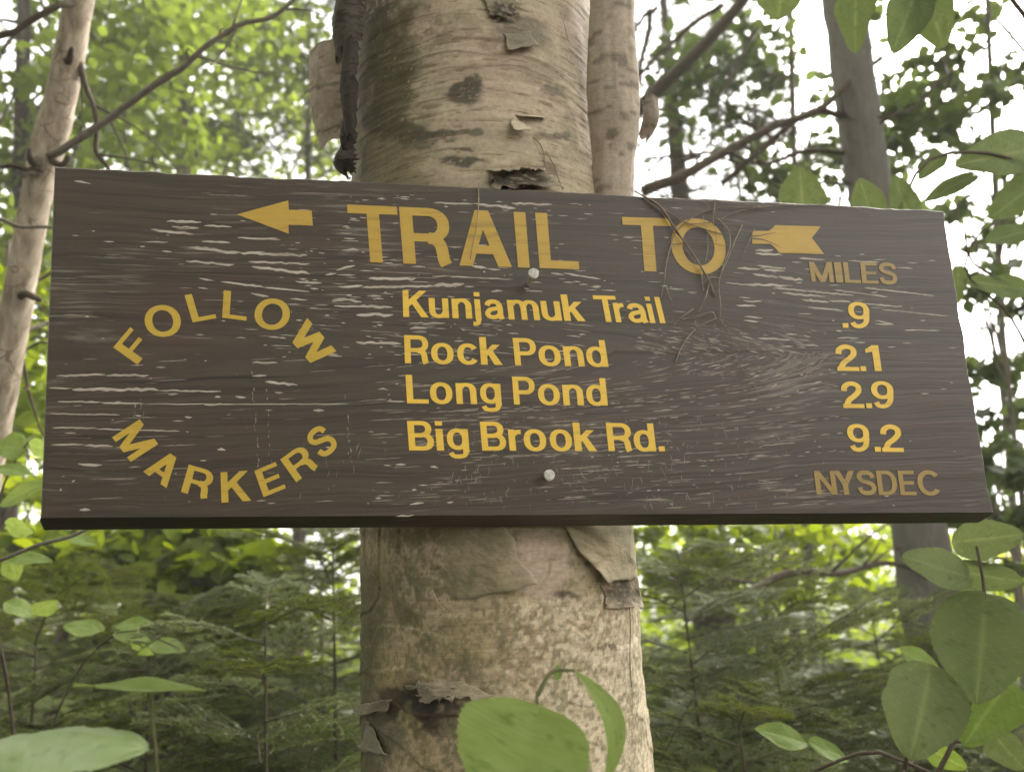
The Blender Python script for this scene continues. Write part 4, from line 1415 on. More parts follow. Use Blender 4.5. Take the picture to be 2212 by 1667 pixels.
def place_leaves(g, tmpl, pos, dirs, ups, size, tint, mi=0):
    """many leaves at once"""
    TV, TF = tmpl
    n = len(pos)
    d = dirs / (np.linalg.norm(dirs, axis=1)[:, None] + 1e-9)
    s = np.cross(ups, d); s /= np.linalg.norm(s, axis=1)[:, None] + 1e-9
    u = np.cross(d, s)
    V = pos[:, None, :] + size[:, None, None] * (TV[None, :, 0:1] * d[:, None, :] + TV[None, :, 1:2] * s[:, None, :] + TV[None, :, 2:3] * u[:, None, :])
    F = (np.arange(n) * len(TV))[:, None, None] + TF[None]
    g.add(V.reshape(-1, 3), F.reshape(-1, 3), np.repeat(tint, len(TV)), mi)


def rand_dirs(n, flat=0.5):
    d = rng.standard_normal((n, 3))
    d[:, 2] *= flat
    return d / np.linalg.norm(d, axis=1)[:, None]


def crown_mesh(g, centre, radii, n, size, tmpl=LEAF, flat=0.6, updev=0.7, clump=0.5, mi=0, tintr=(0.1, 0.9)):
    """leaf clumps spread through an ellipsoid, with gaps between the clumps"""
    k = max(4, int(n / 45))
    cc = rand_dirs(k, 1.0) * (rng.random((k, 1)) ** 0.4) * np.asarray(radii)
    which = rng.integers(0, k, n)
    sp = np.asarray(radii) * clump * 0.42
    pos = cc[which] + rng.standard_normal((n, 3)) * sp * rng.uniform(.5, 1, (n, 1)) * np.array([1, 1, .55])
    pos += np.asarray(centre)
    d = rand_dirs(n, flat)
    ups = np.array([0, 0, 1.0]) + rng.standard_normal((n, 3)) * updev
    t = np.clip(rng.uniform(*tintr, n) * .6 + .4 * rng.random(k)[which], 0, 1)
    place_leaves(g, tmpl, pos, d, ups, rng.uniform(.65, 1.15, n) * size, t, mi)


def tree_empty(name, base, label, group=None, cat='tree'):
    return empty(name, base, label, cat, group)


def local(P, o):
    return np.asarray(P) - np.array(o.location)


def ground_at(p):
    return np.array([p[0], p[1], float(ground_h(np.array(p[0]), np.array(p[1])))])


def broadleaf(name, label, px, d, crowns, leaf_size, leafm, barkm, rad, top_py, group=None, n_scale=1.0, lean=0, tmpl=LEAF, limbs=7):
    """tree standing at photo x = px, d metres away; crowns: (px, py, d, rx, ry, rz, n)"""
    b0 = at(px, 1245, d)
    base = ground_at(b0)
    o = tree_empty(name, base, label, group)
    top = at(px + lean, top_py, d)
    P = spline([base - [0, 0, .1], base * .6 + top * .4 + rng.standard_normal(3) * .05, top], 22)
    g = Geo()
    add_tube(g, local(P, o), np.linspace(rad * 1.2, rad * .45, 22), 10, wob=.05)
    cs = [at(c[0], c[1], c[2]) for c in crowns]
    for c, cr in zip(cs, crowns):
        for _ in range(limbs):
            k = rng.integers(8, 21)
            e = c + rand_dirs(1, .8)[0] * np.array(cr[3:6]) * rng.uniform(.4, .95)
            s0 = P[k]
            md = s0 * .5 + e * .5 + rng.standard_normal(3) * .08 + [0, 0, .12]
            q = spline([s0, md, e], 12)
            add_tube(g, local(q, o), np.linspace(rad * .28, .004, 12), 5)
    g.build('trunk', barkm, o)
    g = Geo()
    for c, cr in zip(cs, crowns):
        crown_mesh(g, local(c, o), cr[3:6], int(cr[6] * n_scale), leaf_size, tmpl)
    g.build('crown', leafm, o, smooth=False)
    return o


# ---- fir fronds: one mesh per kind of branch, shared by the copies
def frond_data(name, length, n_side, needle, seed, mat, droop=0.12, dense=1.0, wid=.13):
    rg = np.random.default_rng(seed)
    g = Geo()
    twigs = []
    ax = spline([(0, 0, 0), (length * .5, rg.normal(0, .02), droop * .3 * length), (length, rg.normal(0, .03), -droop * length)], 16)
    twigs.append((ax, .0045, .0012))
    for k in range(n_side):
        t = .10 + .86 * k / n_side
        s0 = np.array([np.interp(t, np.linspace(0, 1, 16), ax[:, q]) for q in range(3)])
        sgn = 1 if k % 2 else -1
        ln = length * .52 * (1 - t) ** .8 + .05
        a = R(rg.uniform(42, 62))
        e = s0 + ln * np.array([math.cos(a), sgn * math.sin(a), rg.uniform(-.16, .08)])
        q = spline([s0, (s0 + e) / 2 + [0, 0, .012], e], 10)
        twigs.append((q, .0022, .0008))
        for m_ in range(int(ln / .07)):
            tt = .25 + .6 * rg.random()
            s1 = np.array([np.interp(tt, np.linspace(0, 1, 10), q[:, z_]) for z_ in range(3)])
            b_ = a + R(rg.uniform(28, 50)) * rg.choice([-1, 1])
            l2 = ln * rg.uniform(.2, .42)
            e2 = s1 + l2 * np.array([math.cos(b_), sgn * math.sin(b_), rg.uniform(-.12, .06)])
            twigs.append((spline([s1, e2], 6), .0013, .0006))
    NP, ND, NU, NT = [], [], [], []
    for P, r0, r1 in twigs:
        add_tube(g, P, np.linspace(r0, r1, len(P)), 4, .4, 1)
        L_ = np.linalg.norm(np.diff(P, axis=0), axis=1).sum()
        n = max(8, int(L_ * 800 * dense))
        t = rg.random(n)
        if P is ax:
            t = .15 + .85 * t
        c = np.stack([np.interp(t, np.linspace(0, 1, len(P)), P[:, q]) for q in range(3)], 1)
        tan = nrm(P[-1] - P[0])
        side = nrm(np.cross([0, 0, 1], tan))
        sg = rg.choice([-1, 1], n)
        fa = R(1) * rg.normal(58, 12, n)
        d = np.cos(fa)[:, None] * tan + (np.sin(fa) * sg)[:, None] * side + np.array([0, 0, 1]) * rg.normal(.18, .22, n)[:, None]
        NP.append(c); ND.append(d)
        NU.append(np.array([0, 0, 1.0]) + rg.normal(0, .35, (n, 3)))
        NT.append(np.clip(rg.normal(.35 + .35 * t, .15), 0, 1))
    NP, ND, NU, NT = [np.concatenate(q) for q in (NP, ND, NU, NT)]
    tm = (np.array([[0, 0, 0], [.5, wid * .5, 0], [1, 0, 0], [.5, -wid * .5, 0]]), np.array([(0, 1, 2), (0, 2, 3)]))
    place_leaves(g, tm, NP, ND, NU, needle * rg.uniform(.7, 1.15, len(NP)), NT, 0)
    return g.data(name, [mat, M_twig], smooth=False)


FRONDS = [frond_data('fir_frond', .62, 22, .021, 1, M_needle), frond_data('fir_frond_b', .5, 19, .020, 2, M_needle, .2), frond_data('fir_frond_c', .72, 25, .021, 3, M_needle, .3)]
HEML = [frond_data('hemlock_frond', .9, 20, .016, 4, M_needleD, .35, .9, .11), frond_data('hemlock_frond_b', .75, 18, .016, 5, M_needleD, .45, .9, .11)]


def fir(name, label, px, d, top_py, n, spread, group, kinds, scale=1.0, barkm=None, z0=0.1, rad=None, lean=0.0, cat='fir tree'):
    base = ground_at(at(px, 1245, d))
    o = tree_empty(name, base, label, group, cat)
    top = at(px, top_py, d)
    H = top[2] - base[2]
    g = Geo()
    tp = np.array([lean, 0, H])
    rad = rad or (.004 + .004 * H)
    add_tube(g, spline([(0, 0, -.05), tp * .5 + np.array([.02, .01, 0]), tp], 16), np.linspace(rad, .0015, 16), 8)
    g.build('trunk', barkm or M_twig, o)
    n = int(n * (FM if kinds is FRONDS else 1.0))
    for k in range(n):
        t = z0 + (1 - z0) * ((k + .5) / n)
        ph = k * 2.399 + rng.uniform(-.3, .3)
        b = bpy.data.objects.new('branch', kinds[k % len(kinds)])
        b.location = tp * t
        s = scale * spread * (1.12 - .72 * t) * rng.uniform(.8, 1.15)
        b.scale = (s, s, s)
        b.rotation_euler = (rng.uniform(-.25, .25), R(rng.uniform(-14, 16) - 22 * (t - .4)), ph)
        link(b, o)
    return o


# -- firs close behind the sign, lower half of the picture
FG = 'young firs behind the sign'
FM = 1.6
fir('fir_tree', 'young fir at the lower left corner behind the pale leaf', 90, 1.9, 1300, 30, 1.1, FG, FRONDS)
fir('fir_tree', 'bushy young fir under the left third of the board', 330, 1.75, 1330, 32, 1.05, FG, FRONDS)
fir('fir_tree', 'young fir with a bare leader left of the birch', 575, 1.4, 1290, 26, .82, FG, FRONDS)
fir('fir_tree', 'tall young fir close against the left of the birch', 715, 1.9, 1080, 36, 1.0, FG, FRONDS)
fir('fir_tree', 'dark fir farther back under the board left half', 470, 3.4, 1130, 40, 1.45, FG, FRONDS)
fir('fir_tree', 'dark fir farther back beside the thin brown stem', 180, 3.7, 1190, 40, 1.4, FG, FRONDS)
fir('fir_tree', 'young fir close against the right of the birch', 1470, 1.6, 1190, 32, .9, FG, FRONDS)
fir('fir_tree', 'dense young fir under the right half of the board', 1650, 1.85, 1310, 34, 1.1, FG, FRONDS)
fir('fir_tree', 'low fir in front of the grey trunk foot', 1870, 2.5, 1330, 32, 1.25, FG, FRONDS)
fir('fir_tree', 'small fir low right of the birch foot', 1560, 1.35, 1500, 24, .7, FG, FRONDS)
fir('fir_tree', 'small fir below the bottom right leaves', 2120, 2.2, 1400, 26, 1.1, FG, FRONDS)
fir('fir_tree', 'fir farther back at the right behind the birch', 1560, 3.6, 1230, 36, 1.35, FG, FRONDS)

fir('fir_tree', 'fir filling the gap just left of the birch foot', 690, 3.0, 1120, 30, 1.2, FG, FRONDS)
fir('fir_tree', 'fir in the gap between the thin stem and the left leaves', 300, 2.7, 1230, 30, 1.2, FG, FRONDS)

# -- tall hemlocks with dark sprays
HG = 'hemlocks behind the birch'
fir('hemlock_tree', 'dark hemlock seen left of the birch top', 640, 5.5, -500, 60, 1.5, HG, HEML, 1.25, z0=.25, rad=.07, cat='hemlock')
fir('hemlock_tree', 'hemlock with brown trunk right of the birch top', 1520, 4.4, -700, 54, 1.25, HG, HEML, 1.2, M_brown, z0=.3, rad=.155, lean=.15, cat='hemlock')

fir('hemlock_tree', 'thin hemlock with drooping sprays behind the grey trunk', 1700, 5.4, -350, 44, 1.2, HG, HEML, 1.2, M_brown, z0=.36, rad=.05, cat='hemlock')

# -- grey trunk at the right
tg = tree_empty('grey_tree', ground_at(at(2030, 1245, 3.1)), 'grey leaning trunk at the right, rising behind the board end')
P = px_path([(1755, -250, 3.1), (1822, 10, 3.1), (1850, 220, 3.1), (1868, 340, 3.1), (1890, 470, 3.1), (1985, 1130, 3.1), (2005, 1300, 3.1)], 40)
P = np.concatenate([P, [np.array(tg.location) - [0, 0, .1]]])
g = Geo()
add_tube(g, local(P, tg), np.interp(np.linspace(0, 1, 41), [0, .15, .5, 1], [.055, .078, .086, .11]), 18, wob=.03)
g.build('trunk', M_grey, tg)
for pts, w0, w1 in [([(1900, 120, 3.1), (1800, 205, 3.0), (1690, 265, 2.9), (1590, 318, 2.9), (1470, 380, 2.8), (1385, 418, 2.8)], 12, 24),
                    ([(1850, 260, 3.1), (1765, 245, 3.0), (1640, 330, 3.0), (1560, 400, 3.0)], 16, 12),
                    ([(1870, 350, 3.1), (1760, 320, 3.1), (1650, 345, 3.1), (1500, 330, 3.1), (1400, 345, 3.2)], 12, 6),
                    ([(1860, 300, 3.1), (1960, 240, 3.0), (2060, 150, 3.0), (2150, 100, 3.0)], 9, 4),
                    ([(1885, 400, 3.1), (1760, 400, 3.1), (1680, 425, 3.0), (1640, 445, 3.0)], 8, 4),
                    ([(1985, 1230, 3.1), (1900, 1215, 2.9), (1800, 1240, 2.7), (1690, 1245, 2.6), (1600, 1280, 2.5), (1480, 1330, 2.4)], 9, 18),
                    ([(1990, 1290, 3.1), (2060, 1270, 3.0), (2130, 1265, 2.9)], 9, 3)]:
    g = Geo()
    P = px_path(pts, 26, .006)
    add_tube(g, local(P, tg), np.linspace(px_r(w0, 3), px_r(w1, 3), 26), 7, wob=.06)
    # side twigs
    for _ in range(7):
        k = rng.integers(3, 24)
        e = P[k] + (right * rng.uniform(-.4, .4) + up * rng.uniform(-.25, .35) + fwd * rng.uniform(-.15, .3)) * .8
        add_tube(g, local(spline([P[k], (P[k] + e) / 2 + rng.standard_normal(3) * .03, e], 10), tg), np.linspace(.006, .0015, 10), 5)
    g.build('branch', M_twig, tg)
# dark limb leaning across the top right of the birch
tl = tree_empty('leaning_tree', ground_at(at(1180, 1245, 4.2)), 'dark slender stem leaning right above the bark roll')
P = px_path([(1700, -140, 3.8), (1590, 20, 3.8), (1490, 130, 3.9), (1400, 215, 4.0), (1300, 330, 4.1), (1215, 800, 4.2)], 30)
P = np.concatenate([P, [np.array(tl.location) - [0, 0, .1]]])
g = Geo(); add_tube(g, local(P, tl), np.interp(np.linspace(0, 1, 31), [0, .3, 1], [.026, .031, .06]), 10, wob=.05); g.build('trunk', M_twig, tl)
g = Geo()
for pts, w0, w1 in [([(1560, 10, 3.9), (1450, 90, 3.9), (1375, 170, 3.9), (1340, 230, 4)], 12, 6), ([(1400, 20, 3.9), (1385, 120, 3.9), (1345, 300, 4.0)], 12, 9), ([(1640, 60, 3.8), (1560, 200, 3.8), (1530, 330, 3.8)], 8, 3), ([(1420, 10, 3.9), (1370, 70, 3.9)], 10, 8)]:
    P = px_path(pts, 16, .006)
    add_tube(g, local(P, tl), np.linspace(px_r(w0, 3.9), px_r(w1, 3.9), 16), 6)
g.build('branch', M_twig, tl)

# -- dead barkless sapling at the left
ds = tree_empty('dead_sapling', ground_at(at(-90, 1245, 1.62)), 'pale barkless dead sapling leaning at the left edge of the board', cat='dead tree')
P = px_path([(215, -260, 1.6), (172, -10, 1.6), (150, 120, 1.6), (122, 250, 1.6), (96, 345, 1.6), (70, 470, 1.6), (44, 620, 1.6), (16, 770, 1.6), (-30, 1000, 1.6)], 60)
P = np.concatenate([P, [np.array(ds.location) - [0, 0, .08]]])
w = np.interp(np.linspace(0, 1, 61), [0, .12, .3, .45, .55, .72, 1], [52, 58, 60, 66, 58, 60, 70])
w = w * (1 + .035 * (fbm(np.arange(61) * .5, np.zeros(61), 81) - .5) * 2)
g = Geo(); add_tube(g, local(P, ds), px_r(w, 1.6), 22, wob=.012); g.build('trunk', M_dead, ds)


def limb(parent, pts, w0, w1, mat, n=20, twigs=0, jit=.003, name='branch', tl_=.22):
    g = Geo()
    P = px_path(pts, n, jit)
    d = pts[0][2]
    add_tube(g, local(P, parent), np.linspace(px_r(w0, d), px_r(w1, d), n), 8, wob=.06)
    for _ in range(twigs):
        k = rng.integers(2, n - 1)
        e = P[k] + (right * rng.uniform(-.5, 1) + up * rng.uniform(-.7, .8) + fwd * rng.uniform(-.3, .5)) * tl_
        q = spline([P[k], (P[k] + e) / 2 + rng.standard_normal(3) * .015, e], 9)
        add_tube(g, local(q, parent), np.linspace(.0028, .0009, 9), 5)
    return g.build(name, mat, parent)


LIMBS = 1
limb(ds, [(108, 338, 1.58), (180, 300, 1.56), (260, 240, 1.55), (360, 165, 1.55), (430, 110, 1.55), (505, 62, 1.56), (600, 10, 1.58), (700, -60, 1.6)], 17, 8, M_twigG, 36, 9)
limb(ds, [(172, 60, 1.6), (176, 150, 1.6), (186, 200, 1.59), (204, 255, 1.58), (218, 320, 1.58), (238, 372, 1.58), (262, 440, 1.6)], 13, 8, M_twig, 26, 5)
limb(ds, [(-40, 95, 1.5), (40, 70, 1.52), (110, 30, 1.54), (165, -10, 1.58)], 15, 12, M_twig)
limb(ds, [(45, 628, 1.62), (75, 606, 1.64), (118, 584, 1.66), (180, 560, 1.7)], 9, 6, M_twig)
limb(ds, [(30, 720, 1.62), (75, 702, 1.66), (125, 690, 1.7)], 11, 9, M_twigG)
limb(ds, [(5, 795, 1.6), (50, 765, 1.62), (110, 735, 1.66)], 7, 6, M_twig)
limb(ds, [(34, 750, 1.62), (60, 815, 1.64), (74, 880, 1.66), (92, 940, 1.68), (105, 990, 1.7)], 7, 4, M_twig, 18, 3)
limb(ds, [(-30, 478, 1.42), (40, 481, 1.45), (125, 489, 1.48), (200, 492, 1.5)], 9, 7, M_twigG)
limb(ds, [(88, 365, 1.57), (62, 368, 1.55), (10, 350, 1.55), (-30, 350, 1.55)], 15, 6, M_twig)
# stubs and dark collars of broken branches
for pts, w0, w1 in [([(142, 135, 1.585), (148, 118, 1.56), (158, 104, 1.55)], 20, 9), ([(84, 352, 1.57), (70, 344, 1.54), (66, 318, 1.53)], 26, 7), ([(84, 374, 1.57), (66, 378, 1.55), (52, 384, 1.54)], 16, 6),
                    ([(44, 640, 1.585), (62, 632, 1.55), (84, 646, 1.54)], 20, 12), ([(120, 345, 1.58), (136, 352, 1.57), (146, 338, 1.57)], 16, 10)]:
    limb(ds, pts, w0, w1, M_twig, 8, 0, .002, 'stub')
# -- thin brown stem lower left, branch at the lower left edge
st = tree_empty('thin_stem', ground_at(at(95, 1660, 3.0)), 'thin brown tree stem among the firs at the lower left')
P = px_path([(200, 1000, 3.0), (168, 1190, 3.0), (150, 1300, 3.0), (128, 1400, 3.0), (112, 1500, 3.0), (104, 1640, 3.0)], 30)
P = np.concatenate([P, [np.array(st.location) - [0, 0, .05]]])
g = Geo(); add_tube(g, local(P, st), px_r(np.linspace(22, 34, 31), 3.0), 10, wob=.04); g.build('trunk', M_twigG, st)

# -- broadleaf trees at the left
BG = 'green broadleaf trees at the left'
broadleaf('maple_tree', 'green maple filling the upper left behind the dead sapling', 60, 4.6, [(60, 180, 4.6, 1.0, .8, .8, 1500), (250, 60, 4.8, .9, .8, .6, 1300), (-80, 420, 4.6, .8, .8, .8, 900), (90, 560, 4.4, .7, .6, .6, 900)], .085, M_leafL, M_twig, .05, -400, BG)
broadleaf('maple_tree', 'green maple above the left arrow of the board', 400, 6.0, [(380, 120, 6.0, 1.2, .9, .8, 1700), (560, 30, 6.2, 1.2, .9, .7, 1500), (300, 330, 6.2, 1.0, .9, .45, 800)], .085, M_leafL, M_twig, .06, -500, BG)
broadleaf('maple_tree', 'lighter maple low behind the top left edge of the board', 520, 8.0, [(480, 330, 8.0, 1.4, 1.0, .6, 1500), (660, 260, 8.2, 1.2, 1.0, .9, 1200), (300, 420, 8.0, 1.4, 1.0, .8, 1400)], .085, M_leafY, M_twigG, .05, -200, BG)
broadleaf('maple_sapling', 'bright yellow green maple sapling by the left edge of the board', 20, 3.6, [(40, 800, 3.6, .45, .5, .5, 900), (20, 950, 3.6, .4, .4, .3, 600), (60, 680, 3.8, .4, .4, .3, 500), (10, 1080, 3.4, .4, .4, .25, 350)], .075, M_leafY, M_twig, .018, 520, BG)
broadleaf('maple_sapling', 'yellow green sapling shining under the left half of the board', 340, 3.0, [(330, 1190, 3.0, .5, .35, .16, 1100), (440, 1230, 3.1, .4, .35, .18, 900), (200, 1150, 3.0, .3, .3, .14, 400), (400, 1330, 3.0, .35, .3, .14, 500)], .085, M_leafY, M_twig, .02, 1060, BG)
# -- trees at the right against the white sky
RG = 'leafy saplings against the white sky at the right'
broadleaf('beech_tree', 'thin beech behind the grey trunk against the white sky', 1700, 4.6, [(1640, 90, 4.6, .9, .8, .6, 420), (1700, 360, 4.6, .7, .6, .35, 260), (1480, 160, 4.8, .6, .6, .9, 500), (1780, 200, 4.6, .5, .5, .5, 200)], .085, M_leafR, M_twigG, .028, -250, RG, limbs=6)
broadleaf('beech_tree', 'leafy beech filling the top right corner', 2120, 3.9, [(2080, 90, 3.9, .6, .6, .35, 420), (2000, 280, 3.9, .5, .5, .35, 300), (2160, 330, 3.9, .5, .5, .4, 300), (2120, 520, 3.8, .4, .4, .3, 160)], .085, M_leafR, M_twigG, .022, -300, RG, limbs=6)
broadleaf('beech_sapling', 'leafy sapling right of the board end', 2160, 3.2, [(2160, 780, 3.2, .28, .4, .35, 240), (2150, 980, 3.2, .30, .4, .3, 340), (2180, 1130, 3.2, .3, .3, .25, 240)], .08, M_leafR, M_twigG, .014, 640, RG, limbs=6)
broadleaf('beech_sapling', 'light green sapling under the right half of the board', 1640, 4.3, [(1600, 1190, 4.3, .5, .5, .2, 420), (1760, 1230, 4.4, .5, .5, .25, 460), (1460, 1200, 4.2, .45, .4, .2, 320), (1850, 1170, 4.5, .4, .4, .18, 240)], .08, M_leafY, M_twigG, .018, 1080, RG, limbs=10)

# ---- large leaves close to the camera
def big_leaf(parent, base, tip, wpx, roll=0.0, mat=None, kind='heart', curl=0.10, cup=0.12, tint=0.5, wave=0.05, label=None, seed=0, bend=0.0, petiole=None, sweep=0.0, rag=1.0):
    A, B = at(*base), at(*tip)
    axis = B - A
    Ln = np.linalg.norm(axis)
    ax = axis / Ln
    view = nrm((A + B) / 2 - CAM)
    sd_ = nrm(np.cross(ax, view))
    nn = np.cross(sd_, ax)
    if nn @ view > 0:
        nn = -nn
    flat_side = sd_.copy()
    if abs(roll) > 40 and (nn * math.cos(R(roll)) - sd_ * math.sin(R(roll))) @ np.array([0, 0, 1.0]) < 0:
        roll = -roll
    cr, sr = math.cos(R(roll)), math.sin(R(roll))
    sd_, nn = sd_ * cr + nn * sr, nn * cr - sd_ * sr
    W = wpx / FPX * 0.5 * (base[2] + tip[2])
    nt, ns = 84, 19
    t = np.linspace(0, 1, nt); s = np.linspace(-1, 1, ns)
    if kind == 'heart':
        wt = np.sin(np.pi * np.clip(t, 0, 1) ** .62) ** .62
    elif kind == 'oval':
        wt = np.sin(np.pi * t ** .85) ** .75
    else:                                    # narrow
        wt = np.sin(np.pi * t ** .8) ** .9
    wt = wt * (1 + .05 * (((t * 21 + seed) % 1) - .5) + .16 * rag * (fbm(t * 3.2 + seed * 1.7, t * 0 + seed, 92) - .5))
    T, S = np.meshgrid(t, s, indexing='ij')
    WT = wt[:, None] * np.ones_like(S)
    # heart shaped leaves run back past the stalk on both sides
    side_n = .32 * rag * (fbm(T * 3.5 + seed, S * 0 + np.sign(S) * 2 + seed, 94) - .5)
    back = (-.10 * np.abs(S) ** 1.5 * np.exp(-T * 7)) if kind == 'heart' else 0
    vein = np.abs((((T - .42 * np.abs(S) * WT) * 8.0) % 1) - .5) * 2
    ridge = sstep(.86, 1.0, vein) * (np.abs(S) > .04) + 1.6 * np.exp(-(S * 14) ** 2)
    z_ = cup * W * .5 * (np.abs(S) * WT) ** 1.3 + .03 * W * (fbm(T * 4 + seed, S * 2.5 + 3, 91) - .5) - curl * Ln * T ** 2 + wave * W * .5 * np.sin(T * 9 + seed + S * 1.7) * np.abs(S) + .09 * rag * W * (fbm(T * 2.2 + seed, S * .8 + 5, 96) - .5) - .005 * W * ridge + bend * Ln * np.sin(np.pi * T)
    P = A[None, None] + ax * ((T + back) * Ln)[..., None] + sd_ * (S * (WT + side_n * WT) * W / 2)[..., None] + nn * z_[..., None]
    P = P + flat_side * (sweep * Ln * np.sin(np.pi * T))[..., None]
    P = P.reshape(-1, 3)
    i, j = np.meshgrid(np.arange(nt - 1), np.arange(ns - 1), indexing='ij')
    F = np.stack([i * ns + j, (i + 1) * ns + j, (i + 1) * ns + j + 1, i * ns + j + 1], -1).reshape(-1, 4)
    tn = np.clip(tint + .38 * ridge.ravel() + .45 * (fbm(T.ravel() * 6 + seed, S.ravel() * 3.5, 90, 4) - .5) - .5 * sstep(.70, .76, fbm(T.ravel() * 11 + seed * 3, S.ravel() * 6, 93, 3)), 0, 1)
    o = mk('leaf', local(P, parent), F, mat or M_big, parent, tint=tn)
    if label: o['label'] = label
    if petiole is not None:
        g = Geo()
        q = spline([at(*p) for p in petiole] + [A], 12)
        add_tube(g, local(q, parent), np.linspace(.0016, .0011, 12), 6)
        g.build('leaf_stalk', M_stalk, parent)
    return o


SW = .19
M_stalk = bark_mat('leaf_stalk', (0.06, 0.06, 0.03), (0.10, 0.10, 0.045), (0.15, 0.14, 0.06), 60, .2, .2, .001)

# plant in front of the birch, bottom centre
pc = empty('leafy_shoot', ground_at(at(1150, 1700, .52)), 'green shoot with one broad leaf in front of the birch foot', 'plant')
q = spline([np.array(pc.location) - [0, 0, .03], at(1175, 1900, .50), at(1160, 1545, .505), at(1160, 1492, .51)], 24)
g = Geo(); add_tube(g, local(q, pc), np.linspace(.0035, .0011, 24), 7); g.build('stem', M_stalk, pc)
big_leaf(pc, (1160, 1543, .50), (1075, 1765, .455), 292, 10, M_bigY, 'heart', .02, .10, .8, seed=1, label='broad heart shaped leaf facing the camera')
big_leaf(pc, (1240, 1447, .53), (1298, 1715, .50), 66, 45, M_bigY, 'oval', 0, .5, .85, bend=.02, sweep=SW, seed=2, label='drooping leaf seen edge on', petiole=[(1162, 1500, .51), (1195, 1450, .525)])
big_leaf(pc, (1200, 1470, .53), (1207, 1432, .54), 22, 30, M_bigY, 'oval', .1, .3, .6, seed=3)

# plant at the lower left
pl = empty('leafy_shoot', ground_at(at(200, 1720, .5)), 'green shoot with a pale shiny leaf at the bottom left corner', 'plant')
q = spline([np.array(pl.location) - [0, 0, .03], at(345, 1900, .50), at(338, 1640, .50), at(322, 1495, .505)], 24)
g = Geo(); add_tube(g, local(q, pl), np.linspace(.003, .0012, 24), 7); g.build('stem', M_stalk, pl)
big_leaf(pl, (-70, 1640, .44), (322, 1612, .47), 205, 60, M_skyPale, 'oval', .02, -.22, .95, seed=4, bend=.09, rag=2.2, label='green leaf painted pale with sky reflection seen from above at a low angle')
big_leaf(pl, (445, 1489, .51), (160, 1470, .49), 150, 80, M_bigY, 'oval', .03, .16, .85, seed=5, bend=-.03, label='flat lime leaf seen edge on')

# hobblebush at the lower right
pr = empty('hobblebush', ground_at(at(2010, 1800, .95)), 'hobblebush with large round leaves at the lower right', 'shrub')
root = np.array(pr.location) - [0, 0, .05]
for k, (pts, r0, r1) in enumerate([
    ([(1958, 1760, .92), (1955, 1660, .92), (1968, 1590, .90), (1984, 1515, .90)], .005, .0022),
    ([(1958, 1660, .92), (2010, 1612, .95), (2080, 1600, .97), (2150, 1588, 1.0)], .003, .0018),
    ([(1955, 1645, .92), (1890, 1622, .95), (1830, 1635, .98), (1760, 1665, 1.0)], .0032, .002),
    ([(2010, 1700, .95), (2080, 1560, .95), (2120, 1420, .97), (2130, 1300, .98), (2110, 1180, 1.0)], .004, .0018)]):
    q = spline([root] + [at(*p) for p in pts], 26)
    g = Geo(); add_tube(g, local(q, pr), np.linspace(r0 * 1.5, r1, 26), 7); g.build('stem', M_twig, pr)
for k, a in enumerate([
    ((2128, 1300, .95), (2108, 1520, .90), 186, 12, M_big, 'heart', .05, .10, .30),
    ((2008, 1452, .90), (1968, 1640, .86), 172, -12, M_big, 'heart', .04, .10, .42),
    ((2170, 1485, .98), (2080, 1605, .95), 130, 20, M_bigY, 'heart', .05, .10, .18),
    ((2085, 1245, 1.0), (1950, 1200, 1.0), 95, 30, M_big, 'heart', .02, .10, .62),
    ((2070, 1170, 1.02), (2215, 1155, 1.0), 95, 25, M_big, 'heart', .05, .1, .40),
    ((2070, 1232, 1.02), (2215, 1262, 1.0), 80, 35, M_big, 'heart', .05, .1, .45),
    ((2030, 1455, 1.1), (1945, 1398, 1.1), 60, 40, M_bigY, 'oval', .05, .1, .35),
    ((1745, 1604, 1.0), (1632, 1570, 1.0), 62, 40, M_bigY, 'oval', .06, .1, .45),
    ((1745, 1600, 1.0), (1838, 1640, 1.0), 52, 45, M_bigY, 'oval', .06, .1, .25),
    ((2000, 1612, .97), (2090, 1665, .97), 60, 35, M_bigY, 'oval', .06, .1, .35),
    ((2150, 1590, 1.0), (2215, 1665, .98), 85, 30, M_big, 'heart', .05, .1, .3)]):
    big_leaf(pr, *a, seed=10 + k)

# hobblebush high on the right, dark against the sky
pu = empty('hobblebush', ground_at(at(2330, 1700, 1.35)), 'tall hobblebush whose dark leaves hang over the right end of the board', 'shrub')
root = np.array(pu.location) - [0, 0, .05]
for pts, r0, r1 in [
    ([(2330, 900, 1.35), (2280, 400, 1.3), (2120, 330, 1.25), (2000, 350, 1.22), (1935, 470, 1.2)], .009, .002),
    ([(2330, 900, 1.35), (2310, 400, 1.32), (2230, 60, 1.28), (2100, -70, 1.22), (1980, -60, 1.18), (1840, -45, 1.15), (1690, -50, 1.15)], .009, .002),
    ([(2330, 900, 1.35), (2260, 700, 1.32), (2170, 610, 1.3), (2090, 550, 1.28), (2085, 500, 1.28)], .008, .0016),
    ([(2300, 1000, 1.35), (2180, 680, 1.3), (2085, 565, 1.28), (2110, 510, 1.27), (2150, 480, 1.27)], .005, .0016)]:
    q = spline([root] + [at(*p) for p in pts], 40)
    g = Geo(); add_tube(g, local(q, pu), np.linspace(r0, r1, 40), 7); g.build('stem', M_twig, pu)
